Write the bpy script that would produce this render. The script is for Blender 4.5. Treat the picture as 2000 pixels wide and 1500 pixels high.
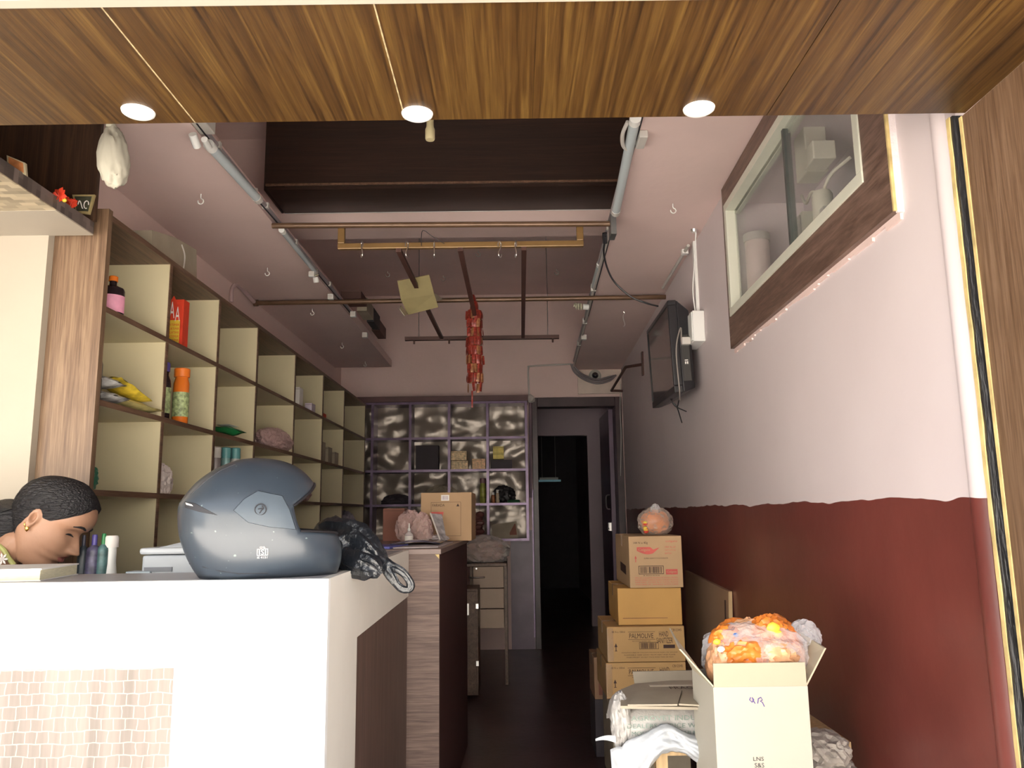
import bpy, bmesh, math, random
from mathutils import Vector, Matrix, noise
PI = math.pi
S = bpy.context.scene
COL = S.collection
for o in list(bpy.data.objects): bpy.data.objects.remove(o)

# ---------------------------------------------------------------- camera
F = 1537.0
CAMLOC = Vector((0, 0, 1.15))
cam_data = bpy.data.cameras.new('camera'); cam_data.sensor_width = 36; cam_data.lens = F/2000*36
cam_data.clip_start = .02; cam_data.clip_end = 200
cam = bpy.data.objects.new('camera', cam_data); COL.objects.link(cam); S.camera = cam
RM = (Matrix.Rotation(math.radians(-.1), 3, 'Z') @ Matrix.Rotation(math.radians(99.3), 3, 'X') @ Matrix.Rotation(math.radians(-.78), 3, 'Z'))
cam.matrix_world = Matrix.Translation(CAMLOC) @ RM.to_4x4()

# ---------------------------------------------------------------- world, light, exposure
W = bpy.data.worlds.new('sky'); S.world = W; W.use_nodes = True
wn = W.node_tree.nodes; wl = W.node_tree.links
sky = wn.new('ShaderNodeTexSky'); sky.sky_type = 'NISHITA'; sky.sun_disc = False
sky.sun_elevation = math.radians(62); sky.sun_rotation = math.radians(-15); sky.dust_density = 3.5; sky.air_density = 1.2
hs = wn.new('ShaderNodeHueSaturation'); hs.inputs['Saturation'].default_value = .30
wl.new(sky.outputs[0], hs.inputs['Color']); wl.new(hs.outputs[0], wn['Background'].inputs[0])
wn['Background'].inputs[1].default_value = .42
sd = bpy.data.lights.new('sun', 'SUN'); sd.energy = 24; sd.angle = math.radians(1.5); sd.color = (1, .96, .9)
sun = bpy.data.objects.new('sun', sd); COL.objects.link(sun)
sun.rotation_euler = (math.radians(-20), 0, math.radians(-18))
S.view_settings.view_transform = 'Standard'; S.view_settings.look = 'None'
S.view_settings.exposure = .80; S.view_settings.gamma = 1; S.view_settings.use_curve_mapping = False

# ---------------------------------------------------------------- helpers
def at(px, py, y=None, x=None, z=None):
    d = RM @ Vector(((px-1000)/F, -(py-750)/F, -1))
    if y is not None: t = (y-CAMLOC.y)/d.y
    elif x is not None: t = (x-CAMLOC.x)/d.x
    else: t = (z-CAMLOC.z)/d.z
    return CAMLOC + d*t
def XR(y): return .779 + .0317*y          # the right wall runs slightly outwards
def wr(y, d, z): return Vector((XR(y)-d, y, z))
WRT = lambda p: Vector((XR(p[1])-p[0], p[1], p[2]))
def frame(o, u, v, n=None):
    o = Vector(o); u = Vector(u).normalized(); v = Vector(v).normalized()
    n = Vector(n).normalized() if n is not None else u.cross(v)
    return lambda p: o + u*p[0] + v*p[1] + n*p[2]
def rotz(c, a):
    c = Vector(c); ca, sa = math.cos(a), math.sin(a)
    return lambda p: c + Vector((p[0]*ca-p[1]*sa, p[0]*sa+p[1]*ca, p[2]))
def smooth_path(pts, n=6):
    pts = [Vector(p) for p in pts]
    if len(pts) < 3: return pts
    P = [2*pts[0]-pts[1]] + pts + [2*pts[-1]-pts[-2]]; out = []
    for i in range(1, len(P)-2):
        a, b, c, d = P[i-1], P[i], P[i+1], P[i+2]
        for k in range(n):
            t = k/n
            out.append(.5*((2*b)+(c-a)*t+(2*a-5*b+4*c-d)*t*t+(3*b-a-3*c+d)*t**3))
    out.append(pts[-1]); return out

class MB:
    def __init__(s, T=None): s.v = []; s.f = []; s.m = []; s.T = T; s.mi = 0
    def p(s, q):
        q = Vector(q); s.v.append(s.T(q) if s.T else q); return len(s.v)-1
    def face(s, idx): s.f.append(tuple(idx)); s.m.append(s.mi)
    def poly(s, pts): s.face([s.p(q) for q in pts]); return s
    def hexa(s, P):   # P: bottom 4 (ccw) then top 4
        i = [s.p(q) for q in P]
        for f in ((3,2,1,0),(4,5,6,7),(0,1,5,4),(1,2,6,5),(2,3,7,6),(3,0,4,7)): s.face([i[k] for k in f])
        return s
    def box(s, x0, x1, y0, y1, z0, z1):
        return s.hexa([(x0,y0,z0),(x1,y0,z0),(x1,y1,z0),(x0,y1,z0),(x0,y0,z1),(x1,y0,z1),(x1,y1,z1),(x0,y1,z1)])
    def prism(s, poly, a0, a1, axis=2):  # extrude a 2-D polygon along axis
        def q(u, v, w): return {2:(u,v,w), 1:(u,w,v), 0:(w,u,v)}[axis]
        n = len(poly); A = [s.p(q(u,v,a0)) for u,v in poly]; B = [s.p(q(u,v,a1)) for u,v in poly]
        s.face(A[::-1]); s.face(B)
        for k in range(n): s.face([A[k],A[(k+1)%n],B[(k+1)%n],B[k]])
        return s
    def tube(s, pts, r, seg=8, closed=False, flat=1.0):
        pts = [Vector(p) for p in pts]; n = len(pts); rings = []
        up = Vector((0,0,1)); prev = None
        for i in range(n):
            if closed: t = pts[(i+1)%n]-pts[i-1]
            else: t = pts[min(i+1,n-1)]-pts[max(i-1,0)]
            if t.length < 1e-9: t = Vector((0,0,1))
            t.normalize()
            if prev is None:
                a = t.cross(up)
                if a.length < .1: a = t.cross(Vector((1,0,0)))
            else: a = prev - t*prev.dot(t)
            a.normalize(); prev = a; b = t.cross(a)
            rr = r[i] if isinstance(r,(list,tuple)) else r
            rings.append([s.p(pts[i]+a*rr*math.cos(2*PI*k/seg)+b*rr*flat*math.sin(2*PI*k/seg)) for k in range(seg)])
        for i in range(n if closed else n-1):
            A = rings[i]; B = rings[(i+1)%n]
            for k in range(seg): s.face([A[k],A[(k+1)%seg],B[(k+1)%seg],B[k]])
        if not closed: s.face(rings[0][::-1]); s.face(rings[-1])
        return s
    def lathe(s, prof, c=(0,0,0), seg=24, sx=1, sy=1):
        c = Vector(c); R = []
        for r, z in prof: R.append([s.p(c+Vector((r*sx*math.cos(2*PI*k/seg), r*sy*math.sin(2*PI*k/seg), z))) for k in range(seg)])
        for i in range(len(R)-1):
            for k in range(seg): s.face([R[i][k],R[i][(k+1)%seg],R[i+1][(k+1)%seg],R[i+1][k]])
        s.face(R[0][::-1]); s.face(R[-1]); return s
    def grid(s, nu, nv, fn, wrap=False):
        I = [[s.p(fn(i/nu, j/nv)) for i in range(nu if wrap else nu+1)] for j in range(nv+1)]
        for j in range(nv):
            for i in range(nu):
                k = (i+1)%nu if wrap else i+1
                s.face([I[j][i],I[j][k],I[j+1][k],I[j+1][i]])
        return s
    def ico(s, c, r, amp=0, freq=3, seed=0, sub=3, floor=None, ridged=True, shape=None):
        bm = bmesh.new(); bmesh.ops.create_icosphere(bm, subdivisions=sub, radius=1)
        c = Vector(c); base = len(s.v); off = Vector((seed*7.3, seed*3.1, seed*1.7))
        for v in bm.verts:
            d = v.co.normalized()
            if shape: rr = Vector(shape(d))
            else: rr = Vector((d.x*r[0], d.y*r[1], d.z*r[2]))
            nn = noise.noise(d*freq+off); n2 = noise.noise(d*freq*2.3+off*2)
            k = (1-abs(nn)*2.2)*.6+(1-abs(n2)*2.2)*.4 if ridged else nn
            q = c + rr*(1+amp*k)
            if floor is not None and q.z < floor: q.z = floor + (q.z-floor)*.03
            s.p(q)
        for f in bm.faces: s.face([base+v.index for v in f.verts])
        bm.free(); return s

OFF = {}
def put(name, mb, mats, parent=None, smooth=False, bevel=0, kind=None, angle=40, solid=0, subsurf=0):
    if not isinstance(mats, (list, tuple)): mats = [mats]
    off = OFF.get(parent.name, Vector()) if parent else Vector()
    me = bpy.data.meshes.new(name)
    me.from_pydata([tuple(v-off) for v in mb.v], [], mb.f)
    for m in mats: me.materials.append(m)
    if len(mats) > 1: me.polygons.foreach_set('material_index', mb.m)
    me.validate(); me.update()
    if smooth:
        me.polygons.foreach_set('use_smooth', [True]*len(me.polygons))
        try: me.set_sharp_from_angle(angle=math.radians(angle))
        except Exception: pass
    o = bpy.data.objects.new(name, me); COL.objects.link(o)
    if parent: o.parent = parent
    OFF[o.name] = off
    if bevel:
        b = o.modifiers.new('bevel', 'BEVEL'); b.width = bevel; b.segments = 2; b.limit_method = 'ANGLE'; b.angle_limit = math.radians(40)
    if solid:
        b = o.modifiers.new('solid', 'SOLIDIFY'); b.thickness = solid; b.offset = 0
    if subsurf:
        b = o.modifiers.new('sub', 'SUBSURF'); b.levels = subsurf; b.render_levels = subsurf
    if kind: o['kind'] = kind
    return o
def tag(o, label, cat, group=None):
    o['label'] = label; o['category'] = cat
    if group: o['group'] = group
    return o
def thing(name, label, cat, loc, group=None):
    o = bpy.data.objects.new(name, None); COL.objects.link(o); o.empty_display_size = .05
    o.location = loc; OFF[o.name] = Vector(loc); return tag(o, label, cat, group)
def struct(name, mb, mats, **k):
    o = put(name, mb, mats, **k); o['kind'] = 'structure'; return o
def dup_tree(root, loc, label=None, rot=None):
    r = root.copy(); COL.objects.link(r); r.location = loc
    if label: r['label'] = label
    if rot: r.rotation_euler = rot
    for ch in list(root.children):
        c = ch.copy(); COL.objects.link(c); c.parent = r
        for g in list(ch.children):
            d = g.copy(); COL.objects.link(d); d.parent = c
    return r

# ---------------------------------------------------------------- materials
def nodes(name):
    m = bpy.data.materials.new(name); m.use_nodes = True
    return m, m.node_tree.nodes, m.node_tree.links, m.node_tree.nodes['Principled BSDF']
def objmap(N, L, scale=(1,1,1), rot=(0,0,0)):
    tc = N.new('ShaderNodeTexCoord'); mp = N.new('ShaderNodeMapping')
    mp.inputs['Scale'].default_value = scale; mp.inputs['Rotation'].default_value = rot
    L.new(tc.outputs['Object'], mp.inputs[0]); return mp
def M(name, col, rough=.6, metal=0, var=.12, vs=8, bump=0, bs=60, spec=.5, coat=0, emit=0, vscale=(1,1,1)):
    m, N, L, B = nodes(name)
    mp = objmap(N, L, vscale)
    n = N.new('ShaderNodeTexNoise'); n.inputs['Scale'].default_value = vs; n.inputs['Detail'].default_value = 5
    L.new(mp.outputs[0], n.inputs['Vector'])
    r = N.new('ShaderNodeValToRGB')
    r.color_ramp.elements[0].position = .3; r.color_ramp.elements[1].position = .7
    r.color_ramp.elements[0].color = (*[c*(1-var) for c in col], 1); r.color_ramp.elements[1].color = (*[min(1, c*(1+var*.6)) for c in col], 1)
    L.new(n.outputs['Fac'], r.inputs[0]); L.new(r.outputs[0], B.inputs['Base Color'])
    B.inputs['Roughness'].default_value = rough; B.inputs['Metallic'].default_value = metal
    B.inputs['Specular IOR Level'].default_value = spec; B.inputs['Coat Weight'].default_value = coat
    if bump:
        n2 = N.new('ShaderNodeTexNoise'); n2.inputs['Scale'].default_value = bs; n2.inputs['Detail'].default_value = 4
        L.new(mp.outputs[0], n2.inputs['Vector'])
        b = N.new('ShaderNodeBump'); b.inputs['Strength'].default_value = bump; b.inputs['Distance'].default_value = .01
        L.new(n2.outputs['Fac'], b.inputs['Height']); L.new(b.outputs[0], B.inputs['Normal'])
    if emit:
        B.inputs['Emission Color'].default_value = (*col, 1); B.inputs['Emission Strength'].default_value = emit
    return m
def wood(name, dark, mid, light, axis='y', across=26, along=1.3, rough=.4, fine=True):
    m, N, L, B = nodes(name)
    sc = {'x': (along, across, across), 'y': (across, along, across), 'z': (across, across, along)}[axis]
    mp = objmap(N, L, sc)
    n = N.new('ShaderNodeTexNoise'); n.inputs['Scale'].default_value = 1; n.inputs['Detail'].default_value = 8
    n.inputs['Roughness'].default_value = .65; n.inputs['Distortion'].default_value = 1.2
    L.new(mp.outputs[0], n.inputs['Vector'])
    r = N.new('ShaderNodeValToRGB'); e = r.color_ramp.elements
    e[0].position = .34; e[0].color = (*dark, 1); e[1].position = .68; e[1].color = (*light, 1)
    k = e.new(.5); k.color = (*mid, 1)
    L.new(n.outputs['Fac'], r.inputs[0])
    w = N.new('ShaderNodeTexNoise'); w.inputs['Scale'].default_value = 7; w.inputs['Detail'].default_value = 3
    L.new(mp.outputs[0], w.inputs['Vector'])
    r2 = N.new('ShaderNodeValToRGB'); r2.color_ramp.elements[0].position = .35; r2.color_ramp.elements[1].position = .62
    r2.color_ramp.elements[0].color = (.62, .58, .55, 1); r2.color_ramp.elements[1].color = (1, 1, 1, 1)
    L.new(w.outputs['Fac'], r2.inputs[0])
    mx = N.new('ShaderNodeMix'); mx.data_type = 'RGBA'; mx.blend_type = 'MULTIPLY'; mx.inputs[0].default_value = .8
    L.new(r.outputs[0], mx.inputs[6]); L.new(r2.outputs[0], mx.inputs[7]); L.new(mx.outputs[2], B.inputs['Base Color'])
    B.inputs['Roughness'].default_value = rough
    return m
def clear(name, col=(1,1,1), fac=.35, rough=.2, bump=.0, bs=30, edge=.55):
    m, N, L, B = nodes(name)
    B.inputs['Base Color'].default_value = (*col, 1); B.inputs['Roughness'].default_value = rough
    B.inputs['Specular IOR Level'].default_value = .8
    t = N.new('ShaderNodeBsdfTransparent'); mx = N.new('ShaderNodeMixShader')
    fr = N.new('ShaderNodeLayerWeight'); fr.inputs['Blend'].default_value = .4
    ma = N.new('ShaderNodeMath'); ma.operation = 'MULTIPLY_ADD'; ma.inputs[1].default_value = edge; ma.inputs[2].default_value = fac; ma.use_clamp = True
    L.new(fr.outputs['Facing'], ma.inputs[0]); L.new(ma.outputs[0], mx.inputs[0])
    L.new(t.outputs[0], mx.inputs[1]); L.new(B.outputs[0], mx.inputs[2])
    L.new(mx.outputs[0], N['Material Output'].inputs[0])
    if bump:
        mp = objmap(N, L); n2 = N.new('ShaderNodeTexNoise'); n2.inputs['Scale'].default_value = bs; n2.inputs['Detail'].default_value = 3
        L.new(mp.outputs[0], n2.inputs['Vector'])
        b = N.new('ShaderNodeBump'); b.inputs['Strength'].default_value = bump; b.inputs['Distance'].default_value = .02
        L.new(n2.outputs['Fac'], b.inputs['Height']); L.new(b.outputs[0], B.inputs['Normal'])
    return m

soffit_wood = wood('soffit_laminate', (.022,.009,.002), (.072,.033,.007), (.130,.070,.016), 'y', 60, 1.5, .42)
jamb_wood = wood('jamb_laminate', (.11,.06,.032), (.17,.10,.058), (.23,.145,.09), 'z', 40, 1.6, .4)
shelf_wood = wood('shelf_laminate', (.085,.045,.028), (.14,.078,.048), (.2,.115,.07), 'y', 30, 1.5, .45)
end_wood = wood('shelf_end_laminate', (.11,.062,.034), (.18,.11,.065), (.25,.165,.10), 'z', 40, 1.5, .45)
dark_wood = wood('dark_laminate', (.013,.006,.004), (.024,.011,.007), (.040,.018,.012), 'x', 40, 1.2, .4)
dark_wood_v = wood('dark_laminate_upright', (.025,.012,.007), (.045,.022,.012), (.09,.045,.022), 'z', 40, 1.2, .45)
counter_wood = wood('counter_laminate', (.14,.09,.075), (.22,.145,.12), (.30,.21,.175), 'x', 60, 2.2, .5)
counter_side = wood('counter_side_laminate', (.10,.062,.052), (.14,.088,.074), (.17,.11,.095), 'z', 45, 1.5, .5)
cab_wood = wood('cabinet_laminate', (.10,.058,.042), (.165,.10,.075), (.23,.145,.11), 'y', 26, 2, .45)
pink = M('pink_paint', (.76,.58,.54), .65, var=.06, vs=2.2, bump=.25, bs=14)
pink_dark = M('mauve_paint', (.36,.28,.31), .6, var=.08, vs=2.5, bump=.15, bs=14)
cream = M('cream_paint', (.38,.335,.27), .6, var=.05, vs=3)
white_lam = M('white_laminate', (.88,.88,.87), .35, var=.02, vs=3)
cream_lam = M('cream_laminate', (.58,.51,.33), .5, var=.07, vs=3)
red_paint = M('red_oxide_paint', (.27,.035,.028), .33, var=.22, vs=4, bump=.12, bs=9)
purple = M('purple_enamel', (.17,.11,.17), .35, var=.2, vs=6, bump=.2, bs=10)
purple_metal = M('purple_steel', (.20,.14,.23), .3, metal=.3, var=.3, vs=10)
floor_m = M('red_oxide_floor', (.10,.055,.052), .28, var=.4, vs=3.5, bump=.1, bs=30)
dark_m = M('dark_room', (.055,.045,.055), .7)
black_paint = M('black_paint', (.012,.012,.014), .45, var=.5, vs=18, bump=.9, bs=35, vscale=(3,3,.35))
yellow_ply = M('yellow_plywood_edge', (.62,.47,.2), .7, var=.35, vs=22)
raw_wood = M('raw_wood', (.55,.38,.2), .65, var=.25, vs=14, vscale=(6,6,.6))
white_pl = M('white_plastic', (.78,.78,.75), .4, var=.04)
dull_white = M('dusty_white_plastic', (.55,.52,.48), .5, var=.1)
alu = M('white_aluminium', (.62,.62,.52), .4, var=.05)
black_pl = M('black_plastic', (.018,.017,.02), .32, var=.1)
screen_m = M('tv_screen', (.012,.012,.016), .08, var=0, spec=.7)
brown_pipe = M('brown_painted_pipe', (.17,.10,.06), .3, metal=.3, var=.2, vs=14)
brass_rail = M('brown_gold_frame', (.25,.145,.055), .35, metal=.2, var=.15)
rust = M('dark_red_steel', (.085,.038,.03), .5, var=.2)
steel = M('bright_steel', (.8,.78,.76), .3, metal=1, var=.05)
card = M('carton_cardboard', (.50,.33,.185), .75, var=.08, vs=5)
card_pale = M('pale_cardboard', (.45,.42,.35), .7, var=.05, vs=4)
card_in = M('cardboard_inside', (.56,.47,.33), .8, var=.06)
card_gold = M('golden_cardboard', (.58,.33,.10), .7, var=.09, vs=5)
card_grey = M('dusty_cardboard', (.36,.31,.235), .8, var=.15, vs=8)
card_red = M('red_brown_carton', (.24,.09,.06), .7, var=.15)
tape_m = clear('packing_tape', (.7,.5,.3), .25, .15)
ink = M('dark_brown_ink', (.05,.022,.018), .7, var=.1)
ink_red = M('red_ink', (.62,.12,.10), .7, var=.15, vs=30)
ink_green = M('green_ink', (.17,.24,.20), .7, var=.3, vs=40)
ink_blue = M('violet_ink', (.10,.06,.30), .7, var=.1)
ink_black = M('black_ink', (.02,.02,.025), .6, var=.1)
paper = M('white_paper', (.78,.74,.70), .7, var=.05)
poly_w = M('white_woven_sack', (.44,.42,.40), .5, var=.1, vs=12, bump=.5, bs=40)
sheet_w = M('white_plastic_sheet', (.47,.49,.52), .3, var=.08, vs=9, bump=.5, bs=18)
bag_clear = clear('clear_plastic_film', (.86,.86,.90), .22, .12, .7, 34)
bag_pinkish = clear('pinkish_plastic_film', (.75,.52,.50), .5, .25, .8, 40)
bag_black = M('black_bag_film', (.008,.010,.014), .28, var=.3, vs=10, bump=.7, bs=38, spec=.8)
foil = M('crinkled_silver_sheet', (.27,.225,.185), .3, metal=.35, var=.2, vs=6, bump=.3, bs=12, spec=.9)
orange = M('orange_packet', (.78,.23,.035), .3, var=.35, vs=22)
orange_l = M('pale_orange_packet', (.80,.42,.22), .3, var=.5, vs=26)
yellow = M('yellow_print', (.70,.50,.05), .4, var=.1)
blue_pr = M('blue_print', (.05,.12,.35), .4, var=.1)
red_c = M('bright_red', (.62,.05,.02), .5, var=.2, vs=20)
sachet_m = M('red_gold_sachet', (.34,.045,.03), .35, metal=.1, var=.6, vs=70)
sachet_g = M('gold_sachet_print', (.42,.18,.08), .35, metal=.15, var=.5, vs=60)
green_c = M('green_plastic', (.02,.20,.06), .4, var=.1)
teal_c = M('teal_plastic', (.10,.30,.31), .4, var=.1)
violet_c = M('violet_plastic', (.09,.07,.30), .4, var=.1)
dark_bot = M('dark_bottle', (.02,.012,.014), .15, var=.1)
pink_lab = M('pink_label', (.70,.30,.42), .5, var=.15, vs=30)
orange_bot = M('orange_bottle', (.70,.17,.02), .2, var=.1)
leaf_lab = M('green_cream_label', (.38,.46,.22), .5, var=.7, vs=70)
glassy = clear('window_glass', (.22,.25,.23), .05, .06, edge=.25)
grey_pr = M('grey_printer_plastic', (.40,.43,.46), .45, var=.04)
skin = M('skin', (.37,.20,.125), .5, var=.1, vs=10, bump=.05, bs=120)
lips = M('lips', (.30,.10,.08), .45, var=.05)
hair_m = M('black_hair', (.006,.005,.007), .45, var=.5, vs=30, bump=.8, bs=40, vscale=(1,6,6))
gold = M('gold', (.8,.5,.12), .25, metal=1, var=.05)
dress_m = M('navy_printed_cloth', (.035,.05,.08), .8, var=.4, vs=20)
ground_m = M('street_concrete', (.62,.58,.53), .8, var=.1, vs=1.5)
facade_m = M('opposite_facade', (.66,.64,.60), .8, var=.1, vs=1)
light_face = M('downlight_lens', (.8,.78,.72), .4, var=0, emit=.35)

# helmet material: slate blue shell, dust and paint chips towards the crown
helmet_m, N, L, B = nodes('helmet_shell')
mp = objmap(N, L); n1 = N.new('ShaderNodeTexNoise'); n1.inputs['Scale'].default_value = 95; n1.inputs['Detail'].default_value = 1
L.new(mp.outputs[0], n1.inputs['Vector'])
r1 = N.new('ShaderNodeValToRGB'); r1.color_ramp.elements[0].position = .74; r1.color_ramp.elements[1].position = .80
r1.color_ramp.elements[0].color = (0,0,0,1); r1.color_ramp.elements[1].color = (1,1,1,1); L.new(n1.outputs['Fac'], r1.inputs[0])
n2 = N.new('ShaderNodeTexNoise'); n2.inputs['Scale'].default_value = 9; L.new(mp.outputs[0], n2.inputs['Vector'])
r2 = N.new('ShaderNodeValToRGB'); r2.color_ramp.elements[0].color = (.022,.030,.042,1); r2.color_ramp.elements[1].color = (.040,.054,.072,1)
L.new(n2.outputs['Fac'], r2.inputs[0])
mx = N.new('ShaderNodeMix'); mx.data_type = 'RGBA'; mx.inputs[7].default_value = (.16,.21,.20,1)
L.new(r1.outputs[0], mx.inputs[0]); L.new(r2.outputs[0], mx.inputs[6]); L.new(mx.outputs[2], B.inputs['Base Color'])
B.inputs['Roughness'].default_value = .32; B.inputs['Coat Weight'].default_value = .4; B.inputs['Coat Roughness'].default_value = .15

# right wall: pink above, red oxide dado with a wavy brushed edge at z 1.16
wall2, N, L, B = nodes('two_tone_wall')
tc = N.new('ShaderNodeTexCoord'); sx = N.new('ShaderNodeSeparateXYZ'); L.new(tc.outputs['Object'], sx.inputs[0])
nz = N.new('ShaderNodeTexNoise'); nz.inputs['Scale'].default_value = 5; L.new(tc.outputs['Object'], nz.inputs['Vector'])
ad = N.new('ShaderNodeMath'); ad.operation = 'MULTIPLY_ADD'; ad.inputs[1].default_value = .035; L.new(nz.outputs['Fac'], ad.inputs[0]); L.new(sx.outputs['Z'], ad.inputs[2])
gt = N.new('ShaderNodeMath'); gt.operation = 'GREATER_THAN'; gt.inputs[1].default_value = 1.185; L.new(ad.outputs[0], gt.inputs[0])
nb = N.new('ShaderNodeTexNoise'); nb.inputs['Scale'].default_value = 2.4; nb.inputs['Detail'].default_value = 6; L.new(tc.outputs['Object'], nb.inputs['Vector'])
rp = N.new('ShaderNodeValToRGB'); rp.color_ramp.elements[0].color = (.62,.53,.535,1); rp.color_ramp.elements[1].color = (.70,.62,.625,1); L.new(nb.outputs['Fac'], rp.inputs[0])
rr = N.new('ShaderNodeValToRGB'); rr.color_ramp.elements[0].position = .3; rr.color_ramp.elements[1].position = .75
rr.color_ramp.elements[0].color = (.12,.028,.023,1); rr.color_ramp.elements[1].color = (.20,.048,.038,1); L.new(nb.outputs['Fac'], rr.inputs[0])
ms = N.new('ShaderNodeTexNoise'); ms.inputs['Scale'].default_value = 1; ms.inputs['Detail'].default_value = 3
mm = N.new('ShaderNodeMapping'); mm.inputs['Scale'].default_value = (8, 22, 3); mm.inputs['Rotation'].default_value = (.6, 0, 0)
L.new(tc.outputs['Object'], mm.inputs[0]); L.new(mm.outputs[0], ms.inputs['Vector'])
rs = N.new('ShaderNodeValToRGB'); rs.color_ramp.elements[0].position = .73; rs.color_ramp.elements[1].position = .78
rs.color_ramp.elements[0].color = (0,0,0,1); rs.color_ramp.elements[1].color = (.35,.35,.35,1); L.new(ms.outputs['Fac'], rs.inputs[0])
mr = N.new('ShaderNodeMix'); mr.data_type = 'RGBA'; mr.inputs[7].default_value = (.55,.25,.2,1); L.new(rs.outputs[0], mr.inputs[0]); L.new(rr.outputs[0], mr.inputs[6])
mx = N.new('ShaderNodeMix'); mx.data_type = 'RGBA'; L.new(gt.outputs[0], mx.inputs[0]); L.new(mr.outputs[2], mx.inputs[6]); L.new(rp.outputs[0], mx.inputs[7]); L.new(mx.outputs[2], B.inputs['Base Color'])
mg = N.new('ShaderNodeMath'); mg.operation = 'MULTIPLY_ADD'; mg.inputs[1].default_value = .25; mg.inputs[2].default_value = .36; L.new(gt.outputs[0], mg.inputs[0]); L.new(mg.outputs[0], B.inputs['Roughness'])
bb = N.new('ShaderNodeBump'); bb.inputs['Strength'].default_value = .25; bb.inputs['Distance'].default_value = .02; L.new(nb.outputs['Fac'], bb.inputs['Height']); L.new(bb.outputs[0], B.inputs['Normal'])

# counter inset: pale washed laminate with a grid of wavering light lines (flat print)
inset_m, N, L, B = nodes('grid_line_laminate')
mp = objmap(N, L, (40, 40, 2.2)); n1 = N.new('ShaderNodeTexNoise'); n1.inputs['Scale'].default_value = 1; n1.inputs['Detail'].default_value = 6; L.new(mp.outputs[0], n1.inputs['Vector'])
rr = N.new('ShaderNodeValToRGB'); e = rr.color_ramp.elements; e[0].position = .3; e[0].color = (.165,.138,.12,1); e[1].position = .7; e[1].color = (.275,.228,.20,1); L.new(n1.outputs['Fac'], rr.inputs[0])
tc = N.new('ShaderNodeTexCoord'); mb_ = N.new('ShaderNodeMapping'); mb_.inputs['Rotation'].default_value = (PI/2, 0, 0); L.new(tc.outputs['Object'], mb_.inputs[0])
nd = N.new('ShaderNodeTexNoise'); nd.inputs['Scale'].default_value = 22; L.new(mb_.outputs[0], nd.inputs['Vector'])
va = N.new('ShaderNodeVectorMath'); va.operation = 'SCALE'; va.inputs['Scale'].default_value = .012; L.new(nd.outputs['Color'], va.inputs[0])
vb = N.new('ShaderNodeVectorMath'); vb.operation = 'ADD'; L.new(va.outputs[0], vb.inputs[0]); L.new(mb_.outputs[0], vb.inputs[1])
br = N.new('ShaderNodeTexBrick'); br.inputs['Scale'].default_value = 1; br.inputs['Brick Width'].default_value = .024; br.inputs['Row Height'].default_value = .024
br.inputs['Mortar Size'].default_value = .0011; br.inputs['Mortar Smooth'].default_value = .1; br.offset = .37; L.new(vb.outputs[0], br.inputs['Vector'])
mx = N.new('ShaderNodeMix'); mx.data_type = 'RGBA'; mx.inputs[7].default_value = (.42,.365,.275,1); L.new(br.outputs['Fac'], mx.inputs[0]); L.new(rr.outputs[0], mx.inputs[6]); L.new(mx.outputs[2], B.inputs['Base Color']); B.inputs['Roughness'].default_value = .5

# checkered laminate for the shrine shelf (flat print, offset rectangles of four browns)
def checker(name, tone, rot):
    m, N, L, B = nodes(name)
    tc = N.new('ShaderNodeTexCoord'); mp = N.new('ShaderNodeMapping'); mp.inputs['Rotation'].default_value = rot; L.new(tc.outputs['Object'], mp.inputs[0])
    br = N.new('ShaderNodeTexBrick'); br.inputs['Scale'].default_value = 1; br.inputs['Brick Width'].default_value = .042; br.inputs['Row Height'].default_value = .019
    br.inputs['Mortar Size'].default_value = 0; br.offset = .5
    br.inputs['Color1'].default_value = (*[c*1.45 for c in tone], 1); br.inputs['Color2'].default_value = (*[c*.5 for c in tone], 1)
    L.new(mp.outputs[0], br.inputs['Vector']); L.new(br.outputs['Color'], B.inputs['Base Color']); B.inputs['Roughness'].default_value = .45
    return m
check_l = checker('checker_laminate', (.33,.27,.18), (0,0,0))
check_d = checker('checker_laminate_edge', (.11,.085,.075), (0,PI/2,0))

# ---------------------------------------------------------------- flat print
_tc = {}
def text_geo(s):
    if s in _tc: return _tc[s]
    cu = bpy.data.curves.new('t', 'FONT'); cu.body = s; cu.resolution_u = 2
    o = bpy.data.objects.new('t', cu); COL.objects.link(o)
    dg = bpy.context.evaluated_depsgraph_get(); dg.update(); me = bpy.data.meshes.new_from_object(o.evaluated_get(dg))
    V = [(v.co.x, v.co.y) for v in me.vertices]; Fc = [tuple(p.vertices) for p in me.polygons]
    bpy.data.objects.remove(o); bpy.data.curves.remove(cu); bpy.data.meshes.remove(me)
    xs = [v[0] for v in V] or [0]; ys = [v[1] for v in V] or [0]
    w = max(xs)-min(xs) or 1; h = max(ys)-min(ys) or 1
    V = [((x-min(xs))/w, (y-min(ys))/h) for x, y in V]
    _tc[s] = (V, Fc); return _tc[s]
class Decal(MB):
    def text(s, t, u0, v0, w, h):
        V, Fc = text_geo(t); b = len(s.v)
        for x, y in V: s.p((u0+x*w, v0+y*h, 0))
        for f in Fc: s.face([b+i for i in f])
        return s
    def rect(s, u0, v0, u1, v1): return s.poly([(u0,v0,0),(u1,v0,0),(u1,v1,0),(u0,v1,0)])
    def outline(s, u0, v0, u1, v1, t):
        s.rect(u0,v0,u1,v0+t); s.rect(u0,v1-t,u1,v1); s.rect(u0,v0+t,u0+t,v1-t); return s.rect(u1-t,v0+t,u1,v1-t)
    def bars(s, u0, v0, u1, v1, n, seed=1):
        r = random.Random(seed); w = (u1-u0)/n
        for i in range(n):
            k = r.uniform(.25,.75); s.rect(u0+i*w, v0, u0+i*w+w*k, v1)
        return s
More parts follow.
